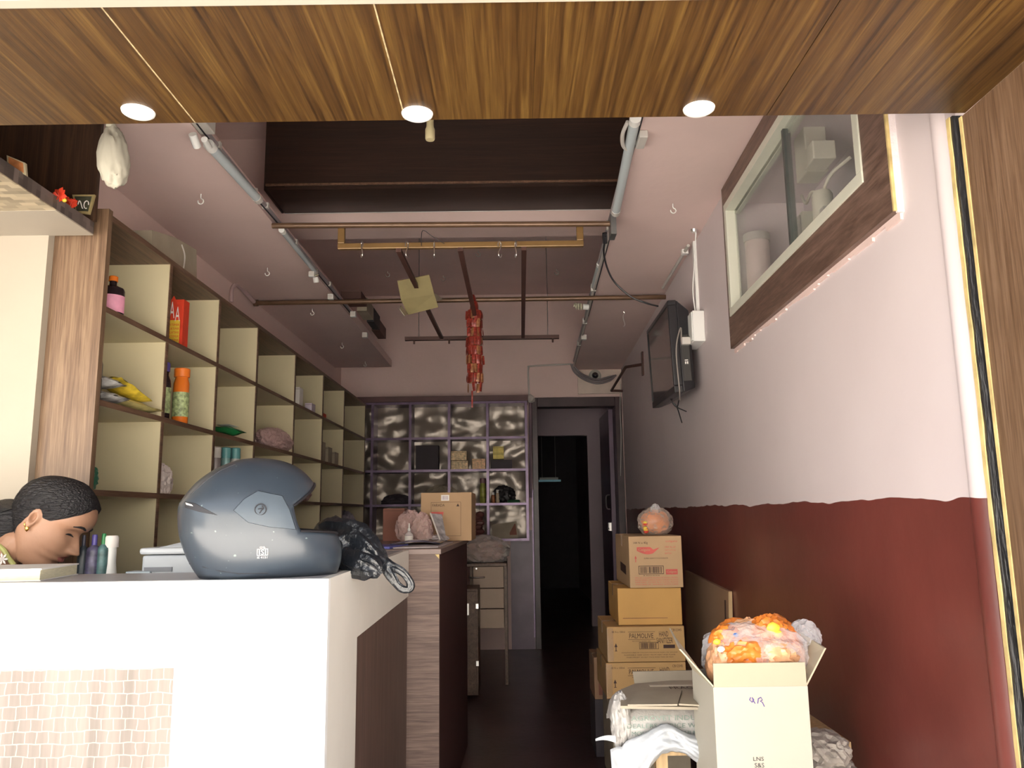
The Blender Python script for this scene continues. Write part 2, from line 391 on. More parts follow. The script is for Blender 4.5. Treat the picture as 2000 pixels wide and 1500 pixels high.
def front(x0, y, z0, off=.0012): return frame((x0, y-off, z0), (1,0,0), (0,0,1), (0,-1,0))   # print plane facing the street

# ================================================================ SETTING
ZL = 2.42; ZC = 3.13; YB = 7.0
struct('floor', MB().box(-2.4, 1.6, 1.3, 13, -.12, 0), floor_m)
struct('ground', MB().box(-14, 14, -14, 1.3, -.30, -.18), ground_m)
struct('trim_1', MB().box(-2.4, 1.2, 1.12, 1.3, -.18, .0), ground_m)                   # door step
struct('wall_left', MB().box(-1.65, -1.53, 2.25, YB, 0, ZC), pink)
mb = MB(); mb.hexa([wr(1.345,0,0), wr(1.345,-.35,0), wr(YB,-.35,0), wr(YB,0,0), wr(1.345,0,ZC), wr(1.345,-.35,ZC), wr(YB,-.35,ZC), wr(YB,0,ZC)])
# niche for the glazed cabinet is cut from the wall: build the wall from pieces around it
NY0, NY1, NZ0, NZ1 = 1.66, 2.97, 1.88, 2.35
mb = MB(T=WRT)
def slab(y0, y1, z0, z1, d=-.32): mb.box(d, 0, y0, y1, z0, z1)
slab(1.345, YB, 0, NZ0); slab(1.345, YB, NZ1, ZC); slab(1.345, NY0, NZ0, NZ1); slab(NY1, YB, NZ0, NZ1); mb.box(-.34, -.30, NY0, NY1, NZ0, NZ1)
struct('wall_right', mb, wall2)
mb = MB(); mb.box(-1.65, .185, YB, YB+.15, 0, ZC); mb.box(.965, 1.4, YB, YB+.15, 0, ZC); mb.box(.185, .965, YB, YB+.15, 2.165, ZC)
struct('wall_back', mb, pink)
struct('trim_2', MB().box(-.02, .183, YB-.006, YB, 0, 1.0), purple)                       # enamel painted strip of the back wall beside the door
struct('ceiling', MB().box(-2.5, 1.4, 1.29, YB+.15, ZC, ZC+.12), pink)
struct('trim_3', MB().box(-1.53, 1.0, 3.92, 4.12, 2.64, ZC), pink)                       # concrete down-stand beam
struct('wall_front_left', MB().box(-2.4, -1.372, 2.245, 2.275, 0, ZC), cream)
struct('wall_left_outer', MB().box(-2.5, -2.4, 1.3, 2.3, -.18, ZC), cream)
struct('wall_front', MB().box(-8, 8, .99, 1.29, 1.86, 3.35), cream)  # unseen facade above the soffit, added to block sun; height set for street bounce
struct('wall_front_right', MB().box(1.12, 8, 1.0, 1.3, -.3, 1.86), cream)
struct('wall_front_outer', MB().box(-8, -2.4, 1.0, 1.3, -.3, 1.86), cream)
# vertical plastered pipe in the corner of the right wall
mb = MB(T=WRT); mb.lathe([(.036, 0.0), (.036, 2.42)], (-.025, 1.405, 0), 32)
struct('trim_4', mb, wall2, smooth=True)
# skirting of the room seen through the street: opposite building so that reflections look real
struct('opposite_building', MB().box(-12, 12, -13, -12, -.3, 6), facade_m)

# lofts on both sides
def loft(name, label, x0, x1, y0, y1, right=False):
    o = thing(name, label, 'loft', ((x0+x1)/2, (y0+y1)/2, ZL))
    if right:
        mb = MB().hexa([(.415,y0,ZL),(XR(y0),y0,ZL),(XR(y1),y1,ZL),(.575,y1,ZL),(.415,y0,ZL+.07),(XR(y0),y0,ZL+.07),(XR(y1),y1,ZL+.07),(.575,y1,ZL+.07)])
    else: mb = MB().prism([(-2.38,1.30),(-1.035,1.30),(-1.035,6.75),(-1.53,6.75),(-1.53,2.244),(-2.38,2.244)], ZL, ZL+.06)
    put('slab', mb, pink, o); return o
loft('loft_shelf', 'long pink painted concrete loft along the left wall above the cube shelves', -2.38, -1.035, 1.30, 6.75)
loft('loft_shelf', 'pink painted concrete loft along the right wall above the television', .44, 1.0, 1.35, 7.0, True)

# corridor beyond the open door
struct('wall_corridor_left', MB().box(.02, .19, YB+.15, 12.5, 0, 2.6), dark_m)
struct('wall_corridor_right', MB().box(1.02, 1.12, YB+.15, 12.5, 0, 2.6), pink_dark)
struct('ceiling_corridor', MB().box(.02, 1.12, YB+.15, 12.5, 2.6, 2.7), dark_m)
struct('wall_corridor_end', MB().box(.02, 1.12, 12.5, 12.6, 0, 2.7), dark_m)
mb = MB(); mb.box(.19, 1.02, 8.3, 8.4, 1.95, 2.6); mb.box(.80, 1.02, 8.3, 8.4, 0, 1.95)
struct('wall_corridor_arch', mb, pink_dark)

# door frame and the leaf standing open
mb = MB(); mb.box(.185,.235,YB-.03,YB+.12,0,2.165); mb.box(.93,.99,YB-.03,YB+.12,0,2.165); mb.box(.235,.93,YB-.03,YB+.12,2.08,2.165)
dr = struct('door_1', mb, M('brown_door_frame', (.055,.03,.035), .35, var=.3), bevel=.004)
lf = put('door_leaf', MB().box(.885,.925,YB+.12,YB+.86,.02,2.07), purple, dr, bevel=.003)
hd = put('handle', MB().tube(smooth_path([(.885,YB+.2,1.30),(.855,YB+.2,1.29),(.85,YB+.2,1.24),(.855,YB+.2,1.18),(.885,YB+.2,1.17)]), .006), steel, dr, smooth=True)
mb = MB(); mb.tube([(.873,YB+.16,1.0),(.873,YB+.30,1.0)], .007); mb.box(.868,.885,YB+.17,YB+.2,.98,1.05); mb.box(.868,.885,YB+.24,YB+.27,.98,1.05)
put('bolt', mb, steel, dr)
# lighter edge strip of the door jamb
struct('trim_5', MB().box(.172,.184,YB-.035,YB-.007,.10,1.35), purple_metal)
tl = thing('corridor_tube_light', 'faint bluish tube light far down the dark corridor', 'light', (.42, 9.4, 1.52))
put('tube', MB().tube([(.30,9.4,1.52),(.58,9.4,1.52)], .012), M('dim_tube', (.35,.65,.75), .4, emit=.05), tl)
put('bracket', MB().box(.33,.55,9.41,9.44,1.51,1.56), dull_white, tl)
for x_ in (.36, .52): put('hanger', MB().tube([(x_,9.42,1.55),(x_,9.42,2.6)], .002), steel, tl)

# ================================================================ SOFFIT AND JAMB
ZS = 1.839
so = thing('header_soffit', 'brown wood-grain laminate soffit across the top of the shop front', 'soffit', (-.3, 1.13, ZS))
cuts = [-2.4, -.552, -.18, .46, .813]
for a, b in zip(cuts[:-1], cuts[1:]):
    put('panel', MB().box(a+.0007, b-.0007, .972, 1.30, ZS, ZS+.016), soffit_wood, so)
for c in cuts[1:3]: put('joint_filler', MB().box(c-.0011, c+.0011, .972, 1.298, ZS-.0003, ZS+.004), M('joint_filler', (.42,.33,.18), .7, var=.5, vs=60), so)
put('front_trim', MB().box(-2.4, .86, .955, .972, ZS-.004, ZS+.03), cream, so)
def downlight(c, label):
    t = thing('downlight', label, 'downlight', c, 'recessed downlights in the soffit')
    put('rim', MB().lathe([(.017,-.0055),(.0225,-.0055),(.0265,-.003),(.0275,.0),(.0275,.002),(.017,.002)], c, 32), white_pl, t, smooth=True)
    put('lens', MB().lathe([(.0005,-.0045),(.0172,-.004),(.0172,.0)], c, 32), light_face, t, smooth=True)
for (px, py), lb in zip([(270,218),(815,222),(1365,212)], ['leftmost round white downlight in the wooden soffit', 'middle round white downlight in the wooden soffit, above the bulb holder', 'rightmost round white downlight in the wooden soffit']):
    downlight(at(px, py, z=ZS), lb)
j = thing('jamb_panel', 'brown laminate jamb panel at the right edge of the shop front', 'panel', (.83, 1.15, 0))
put('board', MB().box(.813, .845, .95, 1.318, -.18, ZS), jamb_wood, j)
put('edge_strip', MB().box(.8112, .813, 1.311, 1.319, -.18, ZS), yellow_ply, j)
# black painted strip between the jamb and the wall
def wavy(x0, x1, y, n, seed, amp):
    mb = MB(); r = random.Random(seed)
    def row(z): return (x0+r.uniform(-amp,amp), x1+r.uniform(-amp,amp))
    prev = None
    R = [(row(-.15+2.0*i/n), -.15+2.0*i/n) for i in range(n+1)]
    for ((a,b),z), ((c,d),z2) in zip(R[:-1], R[1:]):
        mb.hexa([(a,y,z),(b,y,z),(b,y+.01,z),(a,y+.01,z),(c,y,z2),(d,y,z2),(d,y+.01,z2),(c,y+.01,z2)])
    return mb
ws = thing('shutter_guide', 'black painted vertical strip with ragged yellow edges beside the right jamb', 'strip', (.82, 1.33, 0))
put('yellow_edge', wavy(.8035, .832, 1.336, 50, 3, .0012), yellow_ply, ws)
put('black_face', wavy(.8058, .825, 1.330, 50, 5, .0009), black_paint, ws)

# bulb holder hanging behind the soffit
p = at(840, 262, y=1.9)
bh = thing('bulb_holder', 'empty cream bulb holder hanging just behind the soffit', 'bulb holder', (p.x, p.y, ZC))
put('socket', MB().lathe([(.009,.045),(.0095,.02),(.0125,.012),(.0125,-.012),(.011,-.016),(.009,-.016)], p, 20), M('aged_bakelite', (.40,.34,.2), .4), bh, smooth=True)
put('cord', MB().tube([p+Vector((0,0,.04)), (p.x,p.y,ZC)], .003), dull_white, bh)

# ================================================================ BOXED BEAM, RODS, HANGING RACK
bx = thing('boxed_beam', 'dark brown laminate box beam hanging under the ceiling', 'beam box', (-.2, 3.75, 2.7))
put('front_panel', MB().box(-1.17, .74, 3.60, 3.62, 2.86, ZC), dark_wood, bx)
put('lower_panel', MB().box(-1.17, .74, 3.595, 3.615, 2.735, 2.858), dark_wood, bx)
put('bottom_panel', MB().box(-1.165, .74, 3.60, 3.90, 2.705, 2.722), dark_wood, bx)
put('edge_trim', MB().box(-1.17, .74, 3.59, 3.597, 2.722, 2.733), shelf_wood, bx)
put('rear_trim', MB().box(-1.165, .74, 3.90, 3.905, 2.703, 2.711), white_pl, bx)
put('side_panel', MB().box(-1.18, -1.17, 3.6, 3.9, 2.705, ZC), dark_wood, bx)

r1 = thing('hanging_rod', 'brown painted rod between the two lofts carrying the hook rail', 'rod', (-.27, 3.25, 2.40))
a, b = at(532, 441, y=3.24), at(1196, 437, y=3.24)
put('pipe', MB().tube([a, b], .0125, 12), brown_pipe, r1, smooth=True)
put('wall_plate', MB().box(b.x-.012, b.x+.012, 3.2, 3.28, b.z-.06, b.z+.03), M('grey_steel_plate', (.2,.2,.2), .4, metal=.6), r1)
r2 = thing('hanging_rod', 'long brown rod spanning wall to wall and carrying the red sachet strings', 'rod', (-.3, 4.5, 2.39))
a, b = at(500, 592, y=4.5), at(1306, 580, y=4.5)
put('pipe', MB().tube([a, b], .0145, 12), brown_pipe, r2, smooth=True)
for q in (a, b): put('end_collar', MB().tube([q+Vector((-.012,0,0)), q+Vector((.012,0,0))], .02, 12), brown_pipe, r2, smooth=True)
ROD2 = lambda px: at(px, 592-(px-500)*12/806, y=4.5)

YF = 3.30
fr = thing('hook_rail', 'brown U-shaped wooden rail hanging from the nearer rod', 'rail', (-.2, YF, 2.35))
P0, P1 = at(660, 488, y=YF), at(1140, 486, y=YF); tz = at(900, 441, y=YF).z
th = .026
put('bottom_bar', MB().box(P0.x, P1.x, YF-.012, YF+.012, P0.z, P0.z+th), brass_rail, fr, bevel=.003)
put('side_bar', MB().box(P0.x, P0.x+.03, YF-.0125, YF+.0125, P0.z+th, tz), brass_rail, fr, bevel=.003)
put('side_bar', MB().box(P1.x-.03, P1.x, YF-.0125, YF+.0125, P0.z+th, tz), brass_rail, fr, bevel=.003)
ZR = P0.z-.008
rk = thing('ladder_rack', 'dark red steel rack of three long bars and one crossbar under the ceiling', 'rack', (-.2, 4.2, ZR))
for px, x2 in ((780, -.448), (900, -.20), (1023, .085)):
    q = at(px, 492, z=ZR)
    put('long_bar', MB().box(-.011,.011,0,1,-.008,.008) if False else MB().hexa([(q.x-.011,YF-.01,ZR-.008),(q.x+.011,YF-.01,ZR-.008),(x2+.011,5.05,ZR-.008),(x2-.011,5.05,ZR-.008),(q.x-.011,YF-.01,ZR+.008),(q.x+.011,YF-.01,ZR+.008),(x2+.011,5.05,ZR+.008),(x2-.011,5.05,ZR+.008)]), rust, rk)
put('crossbar', MB().box(-.69, .322, 5.04, 5.07, ZR-.012, ZR+.012), rust, rk)
for x in (-.63, -.40, .28): put('bolt', MB().lathe([(.006,-.03),(.006,0)], (x,5.055,ZR-.005), 8), rust, rk)
for x in (-.6, .25): put('hanger_wire', MB().tube([(x,5.055,ZR), (x,5.055,ZC)], .0025), steel, rk)
# steel S hooks on the rail
def s_hook_mesh():
    pts = []
    for k in range(9): a = PI*(1.05-k/8*1.05); pts.append((.010+.010*math.cos(a)-.010, 0, .010*math.sin(a)))
    pts = [(-.012,0,-.012), (-.013,0,0), (-.008,0,.011), (0,0,.014), (.008,0,.009), (.008,0,-.005), (.0,0,-.022), (-.009,0,-.036), (-.008,0,-.050), (.002,0,-.057), (.011,0,-.050), (.012,0,-.040)]
    return MB().tube(smooth_path(pts, 4), .0022, 8)
locs = [(707,488),(795,487),(848,487),(976,486),(1007,486)]
names_ = ['leftmost bright steel S-hook on the U-shaped hook rail', 'second bright steel S-hook from the left on the hook rail', 'third bright steel S-hook on the rail, left of the centre', 'fourth steel S-hook on the rail, left of its close neighbour', 'rightmost bright steel S-hook on the U-shaped hook rail']
for k, ((px, py), nm) in enumerate(zip(locs, names_)):
    q = at(px, 478, y=YF-.024); mb = s_hook_mesh(); ang = [.5,-.4,.2,-.6,.3][k]
    R3 = Matrix.Rotation(PI/2+ang, 3, 'Z'); mb.v = [q + R3 @ Vector(v) for v in mb.v]
    tag(put('s_hook', mb, steel, smooth=True), nm, 'hook', 's-hooks on the rail')
# wire twisted on the rail
tag(put('loose_wire', MB().tube(smooth_path([at(823,480,y=YF-.02), at(823,462,y=YF-.02), at(827,450,y=YF-.02), at(845,462,y=YF-.02), at(868,476,y=YF-.02)]), .0015), ink_black), 'thin dark wire looped over the hook rail', 'wire')

# ceiling hooks
hook_data = [((392,393),ZL,'white ceiling hook in the left loft underside nearest the hanging bundle'),((522,534),ZL,'white ceiling hook in the left loft just before the long rod'),
 ((610,612),ZL,'white ceiling hook in the left loft just beyond the long rod'),((668,677),ZL,'white ceiling hook second from the far end of the left loft'),((713,713),ZL,'white ceiling hook at the far end of the left loft'),
 ((1315,411),ZL,'white ceiling ring in the right loft between the tube light and the glazed cabinet'),
 ((757,537),ZC,'small white ceiling hook left of the hanging cardboard'),((866,545),ZC,'ceiling hook tied with dark thread beside the cardboard'),((934,497),ZC,'white ring hanging under the middle of the hook rail'),((1087,533),ZC,'small white ceiling hook right of the rightmost rack bar')]
for (px, py), z, lb in hook_data:
    q = at(px, py, z=z-.03); s = 1.0 if z == ZL else 1.5
    pts = [q+Vector((0,0,.03)), q+Vector((0,0,.012))]+[q+Vector((.011*s*math.sin(a), 0, .011*s*math.cos(a)-.001)) for a in [PI*k/5 for k in range(1,9)]]
    tag(put('ceiling_hook', MB().tube(smooth_path(pts, 3), .0022*s, 8), white_pl if z == ZL else dull_white, smooth=True), lb, 'hook', 'hooks screwed into the ceiling')
q = at(1217, 612, z=ZL-.01)
tag(put('ceiling_hook', MB().tube(smooth_path([q+Vector((-.012,0,.012)), q+Vector((.0,0,.012)), q+Vector((.010,0,0)), q+Vector((.002,0,-.012)), q+Vector((0,0,-.035)), q+Vector((.008,0,-.075)), q+Vector((-.002,0,-.088))], 4), .003), steel, smooth=True), 'steel hook with a dangling end in the right loft beside the television', 'hook')

# cardboard slung over the left rack bar
cb = thing('hanging_cardboard', 'torn yellowish cardboard sheet slung on the left rack bar', 'cardboard', at(818, 575, y=4.0))
C0 = [at(776,549,y=3.8), at(838,537,y=3.75), at(848,575,y=3.9), at(856,600,y=4.0), at(797,615,y=4.1), at(783,585,y=3.95)]
mb = MB(); n = len(C0); A = [mb.p(c) for c in C0]; Bk = [mb.p(c+Vector((0,.006,.004))) for c in C0]; mb.face(A); mb.face(Bk[::-1])
for k in range(n): mb.face([A[k],Bk[k],Bk[(k+1)%n],A[(k+1)%n]])
cy = M('yellowish_cardboard', (.42,.35,.17), .75, var=.12)
put('sheet', mb, cy, cb)
F1 = [at(846,570,y=3.95), at(864,584,y=4.1), at(848,590,y=4.0)]; F2 = [at(783,597,y=4.0), at(797,613,y=4.1), at(790,617,y=3.98), at(780,603,y=3.95)]
for Fp in (F1, F2): put('torn_flap', MB().poly(Fp), card_grey, cb, solid=.004)

# strings of red sachets
bun = ROD2(926)
bu = thing('sachet_strings', 'thick bunch of red and gold sachet strings hanging from the long rod', 'sachets', (bun.x, 4.47, bun.z))
def sachet_mesh():
    mb = MB()
    mb.grid(4, 4, lambda u, v: ((u-.5)*.021*(1 if 0<v<1 else .9), .0035*math.sin(PI*u)*math.sin(PI*v), -(v*.052)))
    mb.grid(4, 4, lambda u, v: ((.5-u)*.021*(1 if 0<v<1 else .9), -.0035*math.sin(PI*u)*math.sin(PI*v), -(v*.052)))
    return mb
sm = bpy.data.meshes.new('sachet'); g = sachet_mesh(); sm.from_pydata([tuple(v) for v in g.v], [], g.f); sm.materials.append(sachet_m); sm.update()
sm2 = sm.copy(); sm2.materials.clear(); sm2.materials.append(sachet_g)
rnd = random.Random(4)
put('tie', MB().tube([(bun.x-.012,4.5,bun.z+.02),(bun.x,4.47,bun.z-.03)], .018, 10), sachet_m, bu, smooth=True)
for s in range(18):
    a = s/18*2*PI; rx = .038+.012*rnd.random(); n = rnd.choice((9, 9, 10))
    for k in range(n):
        t = k/n; w = min(1, .35+t*5)
        o = bpy.data.objects.new('sachet', sm if rnd.random() < .8 else sm2); COL.objects.link(o); o.parent = bu
        o.location = (rx*w*math.cos(a)+.006*rnd.uniform(-1,1), rx*w*.8*math.sin(a), -.02-k*.0535)
        o.rotation_euler = (rnd.uniform(-.15,.15), rnd.uniform(-.12,.12), a+PI/2+rnd.uniform(-.5,.5))
for k in range(2):
    o = bpy.data.objects.new('sachet', sm); COL.objects.link(o); o.parent = bu; o.location = (-.012, -.02, -.55-k*.05); o.scale = (.45,.6,.9)

# ================================================================ LEFT CUBE SHELVES
XF = -1.232; XBk = -1.528
zr = [2.068, 1.778, 1.492, 1.225, .955, .685, .415, .145]
yp = [2.285, 2.763, 3.248, 3.76, 4.434, 5.106, 5.763, 6.60]
cs = thing('cube_shelf', 'tall brown and cream laminate cube shelving along the left wall', 'shelf unit', (-1.38, 4.4, 0))
put('end_panel', MB().box(XBk, XF+.018, 2.276, 2.300, 0, zr[0]+.012), end_wood, cs)
put('back_panel', MB().box(XBk-.001, XBk+.006, 2.30, 6.62, 0, zr[0]), cream_lam, cs)
for z in zr: put('shelf_board', MB().box(XBk+.006, XF+.004, 2.300, 6.62, z-.009, z+.009), shelf_wood if z == zr[0] else [cream_lam, shelf_wood], cs)
for o in cs.children:
    if o.name.startswith('shelf_board') and len(o.data.materials) > 1:
        for p_ in o.data.polygons: p_.material_index = 0 if p_.normal.z < -.5 else 1
for y in yp[1:]:
    for za, zb in zip(zr[1:], zr[:-1]):
        pt = put('partition', MB().box(XBk+.006, XF-.001, y-.008, y+.008, za+.009, zb-.009), cream_lam, cs)
        put('edge_band', MB().box(XF-.001, XF+.003, y-.0085, y+.0085, za+.009, zb-.009), shelf_wood, pt)
put('plinth', MB().box(XBk, XF-.02, 2.30, 6.62, 0, zr[-1]-.009), shelf_wood, cs)

def bottle(name, label, c, h, r, body, cap, lab=None, caph=.2, neck=.45, sq=1.0, cat='bottle', group=None, sh=.62):
    t = thing(name, label, cat, c, group); c = Vector(c)
    s2 = sh+(1-sh)*.18; s3 = sh+(1-sh)*.4
    prof = [(r*.9,0),(r,.004),(r,h*sh),(r*.9,h*s2),(r*neck,h*s3),(r*neck,h*(1-caph*.6))]
    put('body', MB().lathe(prof, c, 20, 1, sq), body, t, smooth=True)
    cr = r*max(neck*1.25, .3)
    put('cap', MB().lathe([(cr,h*(1-caph)),(cr,h*.985),(cr*.85,h)], c, 16), cap, t, smooth=True)
    if lab: put('label_wrap', MB().lathe([(r+.0012,h*.12),(r+.0012,h*.56)], c, 20, 1, sq), lab, t, smooth=True)
    return t
def on(px, py, z, y=None):
    q = at(px, py, z=z); return Vector((max(min(q.x, XF-.035), XBk+.05), q.y, z))
ZB = [z+.0095 for z in zr]
XI = -1.268
def yat(px, z): # depth at which an item standing near the shelf edge shows at picture column px
    d = RM @ Vector(((px-1000)/F, -.1, -1)); y = 3.0
    for _ in range(6):
        k = (px-1000)/F; w = y*.987+(z-1.15)*.1616; x = k*w; y *= XI/x
    return y
def hat(px, py, y, z0): return max(.02, at(px, py, y=y).z-z0)
yy = yat(228, 1.85); q = Vector((XI-.005, yy, ZB[1]))
syr = bottle('syrup_bottle', 'dark squat syrup bottle with pink label and orange cap, top left cube', q, hat(228, 540, yy, ZB[1]), .037, dark_bot, orange_bot, None, .13, .3)
q0 = Vector(q); put('label_wrap', MB().grid(10, 1, lambda u, v: (q0.x+.0382*math.cos(-1.7+u*1.9), q0.y+.0382*math.sin(-1.7+u*1.9), q0.z+.008+v*.055)), pink_lab, syr, smooth=True)
yy = yat(350, 1.85); x0, x1 = XI-.03, XI+.022; z0 = ZB[1]; hh_ = hat(350, 578, yy, z0)
bxr = thing('peaked_carton', 'red and yellow printed carton with two pointed white letters in the second cube', 'carton', (XI, yy, ZB[1]))
put('body', MB().box(x0, x1, yy, yy+.05, z0, z0+hh_*.93), red_c, bxr)
w = x1-x0
put('peaked_front', MB().prism([(x0-.004,z0),(x1-.008,z0),(x1-.008,z0+hh_*.8),(x0+w*.55,z0+hh_*.84),(x0+w*.25,z0+hh_),(x0-.004,z0+hh_*.86)], yy-.003, yy, 1), red_c, bxr)
d = Decal(T=front(x0, yy-.003, z0)); d.rect(.0, .003, w*.80, hh_*.52); put('yellow_print', d, yellow, bxr)
d = Decal(T=front(x0, yy-.003, z0, .002)); d.text('A', .0, hh_*.56, w*.38, hh_*.32).text('A', w*.42, hh_*.50, w*.36, hh_*.28); put('letter_print', d, paper, bxr)
d = Decal(T=front(x0, yy-.003, z0, .0024))
for k in range(6): d.text('SURTIMIR'[k%3:], .003, .006+k*hh_*.075, w*.72, hh_*.045)
put('small_print', d, red_c, bxr)
bottle('ketchup_bottle', 'dark bottle with a white cap at the left end of the second row', (XI-.025, yat(190,1.6)+.02, ZB[2]), hat(188, 675, 2.45, ZB[2]), .034, M('grey_bottle', (.05,.045,.04), .3), paper, None, .12, .4)
def packet(label, c, ln, wd, ang, mat, stripe=None, tilt=0, seed=0, cat='packet', name='snack_packet', thick=.012):
    t = thing(name, label, cat, c); R3 = Matrix.Rotation(ang, 3, 'Z') @ Matrix.Rotation(tilt, 3, 'Y')
    c = Vector(c); T = lambda p: c + R3 @ Vector(p)
    def sh(sg): return lambda u, v: ((u-.5)*ln, (v-.5)*wd*sg, thick*.5+sg*thick*.5*(math.sin(PI*u)**.5)*(math.sin(PI*v)**.5) + .006*noise.noise(Vector((u*4+seed, v*4, sg))))
    mb = MB(T=T); mb.grid(12, 8, sh(1)); mb.grid(12, 8, sh(-1)); put('pouch', mb, mat, t, smooth=True)
    if stripe:
        mb = MB(T=T); mb.grid(6, 6, lambda u, v: ((u*.5-.25)*ln, (v-.5)*wd*.7, thick*1.02+.004)); put('printed_panel', mb, stripe, t, smooth=True)
    return t
yel_bag = M('yellow_packet', (.70,.52,.05), .4, var=.4, vs=40); bw = M('black_white_packet', (.42,.41,.40), .35, var=.95, vs=28)
ym = yat(250, 1.53)
packet('yellow food packet leaning over its twin in the second row', (XI-.02, ym+.01, ZB[2]+.052), .19, .10, 1.45, yel_bag, None, .28, 1, thick=.035)
packet('pale yellow food packet lying under its twin in the second row', (XI-.02, ym+.05, ZB[2]+.006), .25, .11, 1.45, M('pale_yellow_packet', (.66,.56,.22), .4, var=.35, vs=25), None, .04, 2, thick=.03)
packet('black and white packet at the left edge of the second row, upper one', (XI-.015, ym-.13, ZB[2]+.055), .10, .10, 1.4, bw, None, .1, 3, thick=.03)
packet('black and white packet at the left edge of the second row, lower one', (XI-.01, ym-.12, ZB[2]+.010), .12, .10, 1.4, bw, None, 0, 4, thick=.03)
yy = yat(329, 1.6); bottle('drink_bottle', 'dark bottle with a violet cap beside the orange bottle', (XI-.012, yy, ZB[2]), hat(329, 708, yy, ZB[2]), .024, dark_bot, violet_c, leaf_lab, .16, .6)
yy = yat(354, 1.6); bottle('drink_bottle', 'orange bottle with an orange cap and green label', (XI+.004, yy, ZB[2]), hat(354, 720, yy, ZB[2]), .029, orange_bot, M('orange_cap', (.85,.20,.02), .4), leaf_lab, .16, .8, sh=.72)
packet('small green and white packet in the third cube of the second row', (XI, yat(445,1.52), ZB[2]+.01), .14, .10, 1.2, green_c, paper, .1, 5, thick=.035)
def filmbag(name, label, c, r, mat, inner=None, seed=0, floor=None, amp=.22, cat='plastic bag', sub=4, freq=3):
    t = thing(name, label, cat, (c[0], c[1], floor if floor is not None else c[2]-r[2]))
    if inner: put('contents', MB().ico(c, [k*.86 for k in r], .12, 3, seed+5, 3, None if floor is None else floor+.003), inner, t, smooth=True, angle=60)
    put('film', MB().ico(c, r, amp, freq, seed, sub, floor), mat, t, smooth=True, angle=25)
    return t
yy = yat(545, 1.55)
filmbag('plastic_bag', 'pinkish clear bag of packets in the fourth cube of the second row', (XI-.02, yy, ZB[2]+.052), (.065,.24,.062), bag_pinkish, M('pinkish_packets', (.42,.26,.22), .6, var=.3), 2, ZB[2], .2, freq=4)
filmbag('plastic_bag', 'dark clear bag in the fourth cube of the third row', (XI-.04, 4.02, ZB[3]+.05), (.06,.17,.06), bag_pinkish, dark_m, 3, ZB[3])
def smallbox(name, label, x0, x1, y0, y1, z0, z1, mat, prints=None, cat='box', group=None, bevel=.001):
    t = thing(name, label, cat, ((x0+x1)/2, (y0+y1)/2, z0), group)
    put('body', MB().box(x0, x1, y0, y1, z0, z1), mat, t, bevel=bevel)
    put('lid_seam', MB().box(x0+.001, x1-.001, y0-.0006, y0, z1-.012, z1-.0105), ink, t)
    return t
yy = yat(583, 1.8); smallbox('medicine_box', 'upright white box in the fifth cube of the top row', XI-.025, XI+.012, yy, yy+.08, ZB[1], ZB[1]+hat(583, 756, yy, ZB[1]), paper)
yy = yat(602, 1.8); smallbox('medicine_box', 'pale lilac box beside the upright white box in the top row', XI-.015, XI+.028, yy, yy+.09, ZB[1], ZB[1]+.055, M('lilac_card', (.55,.48,.56), .6))
yy = yat(622, 1.8); smallbox('medicine_box', 'small red packet box beyond the lilac box', XI-.01, XI+.03, yy, yy+.12, ZB[1], ZB[1]+.03, red_c)
for k, (px, h, lb) in enumerate([(425,.10,'grey spray can left of two teal ones in the third row'), (441,.115,'teal topped spray can in the middle of three in the third row'), (456,.108,'white spray can with teal top at the shelf edge')]):
    yy = yat(px, 1.3); bottle('spray_can', lb, (XI-.012+.008*k, yy, ZB[3]), hat(px, 873+k, yy, ZB[3]), .021, M('can_paint', [(.28,.25,.25),(.25,.42,.42),(.62,.64,.62)][k], .3, metal=.2), teal_c if k else dull_white, None, .22, .85, cat='spray can', sh=.72)
filmbag('plastic_bag', 'crumpled white bag in the second cube of the third row', (XI-.01, yat(320,1.3), ZB[3]+.045), (.03,.055,.055), M('crumpled_white', (.62,.55,.52), .6, var=.2, bump=.4), None, 8, ZB[3], .35)
filmbag('green_bag', 'dark green wrapped bundle at the left end of the third row', (XI-.02, yat(176,1.3), ZB[3]+.035), (.035,.045,.05), M('dark_green_film', (.02,.12,.07), .3), None, 9, ZB[3], .25)
filmbag('plastic_bag', 'flattened pinkish bag in the fifth cube of the third row', (XI-.02, 4.75, ZB[3]+.05), (.06,.2,.055), bag_pinkish, card_red, 12, ZB[3])
for k in range(3): smallbox('soap_box', ['brown soap box at the near side of the sixth cube, second row', 'brown soap box in the middle of the sixth cube, second row', 'brown soap box at the far side of the sixth cube, second row'][k], XI-.03, XI+.02, 5.16+k*.2, 5.28+k*.2, ZB[2], ZB[2]+.13-.02*k, card_grey)
# folded carton on the unit's top, tied with string
fc = thing('folded_carton', 'flattened brown carton with a string lying on top of the cube shelves', 'carton', (-1.38, 3.0, zr[0]+.01))
q1, q2, q3, q4, q5 = [at(a, b, x=-1.30) for a, b in ((296,466),(343,464),(384,488),(386,540),(340,520))]
zt = zr[0]+.012
pts = [(q1.y, zt+.105), (q2.y, q2.z), (q3.y, q3.z), (q4.y, zt), (q1.y+.01, zt)]
put('board', MB(T=lambda p: Vector((-1.30-p[2], p[0], p[1]))).prism(pts, 0, .10), card_grey, fc)
put('string', MB().tube(smooth_path([at(355,478,x=-1.296), at(361,500,x=-1.293), at(358,528,x=-1.294)]), .003), dull_white, fc)

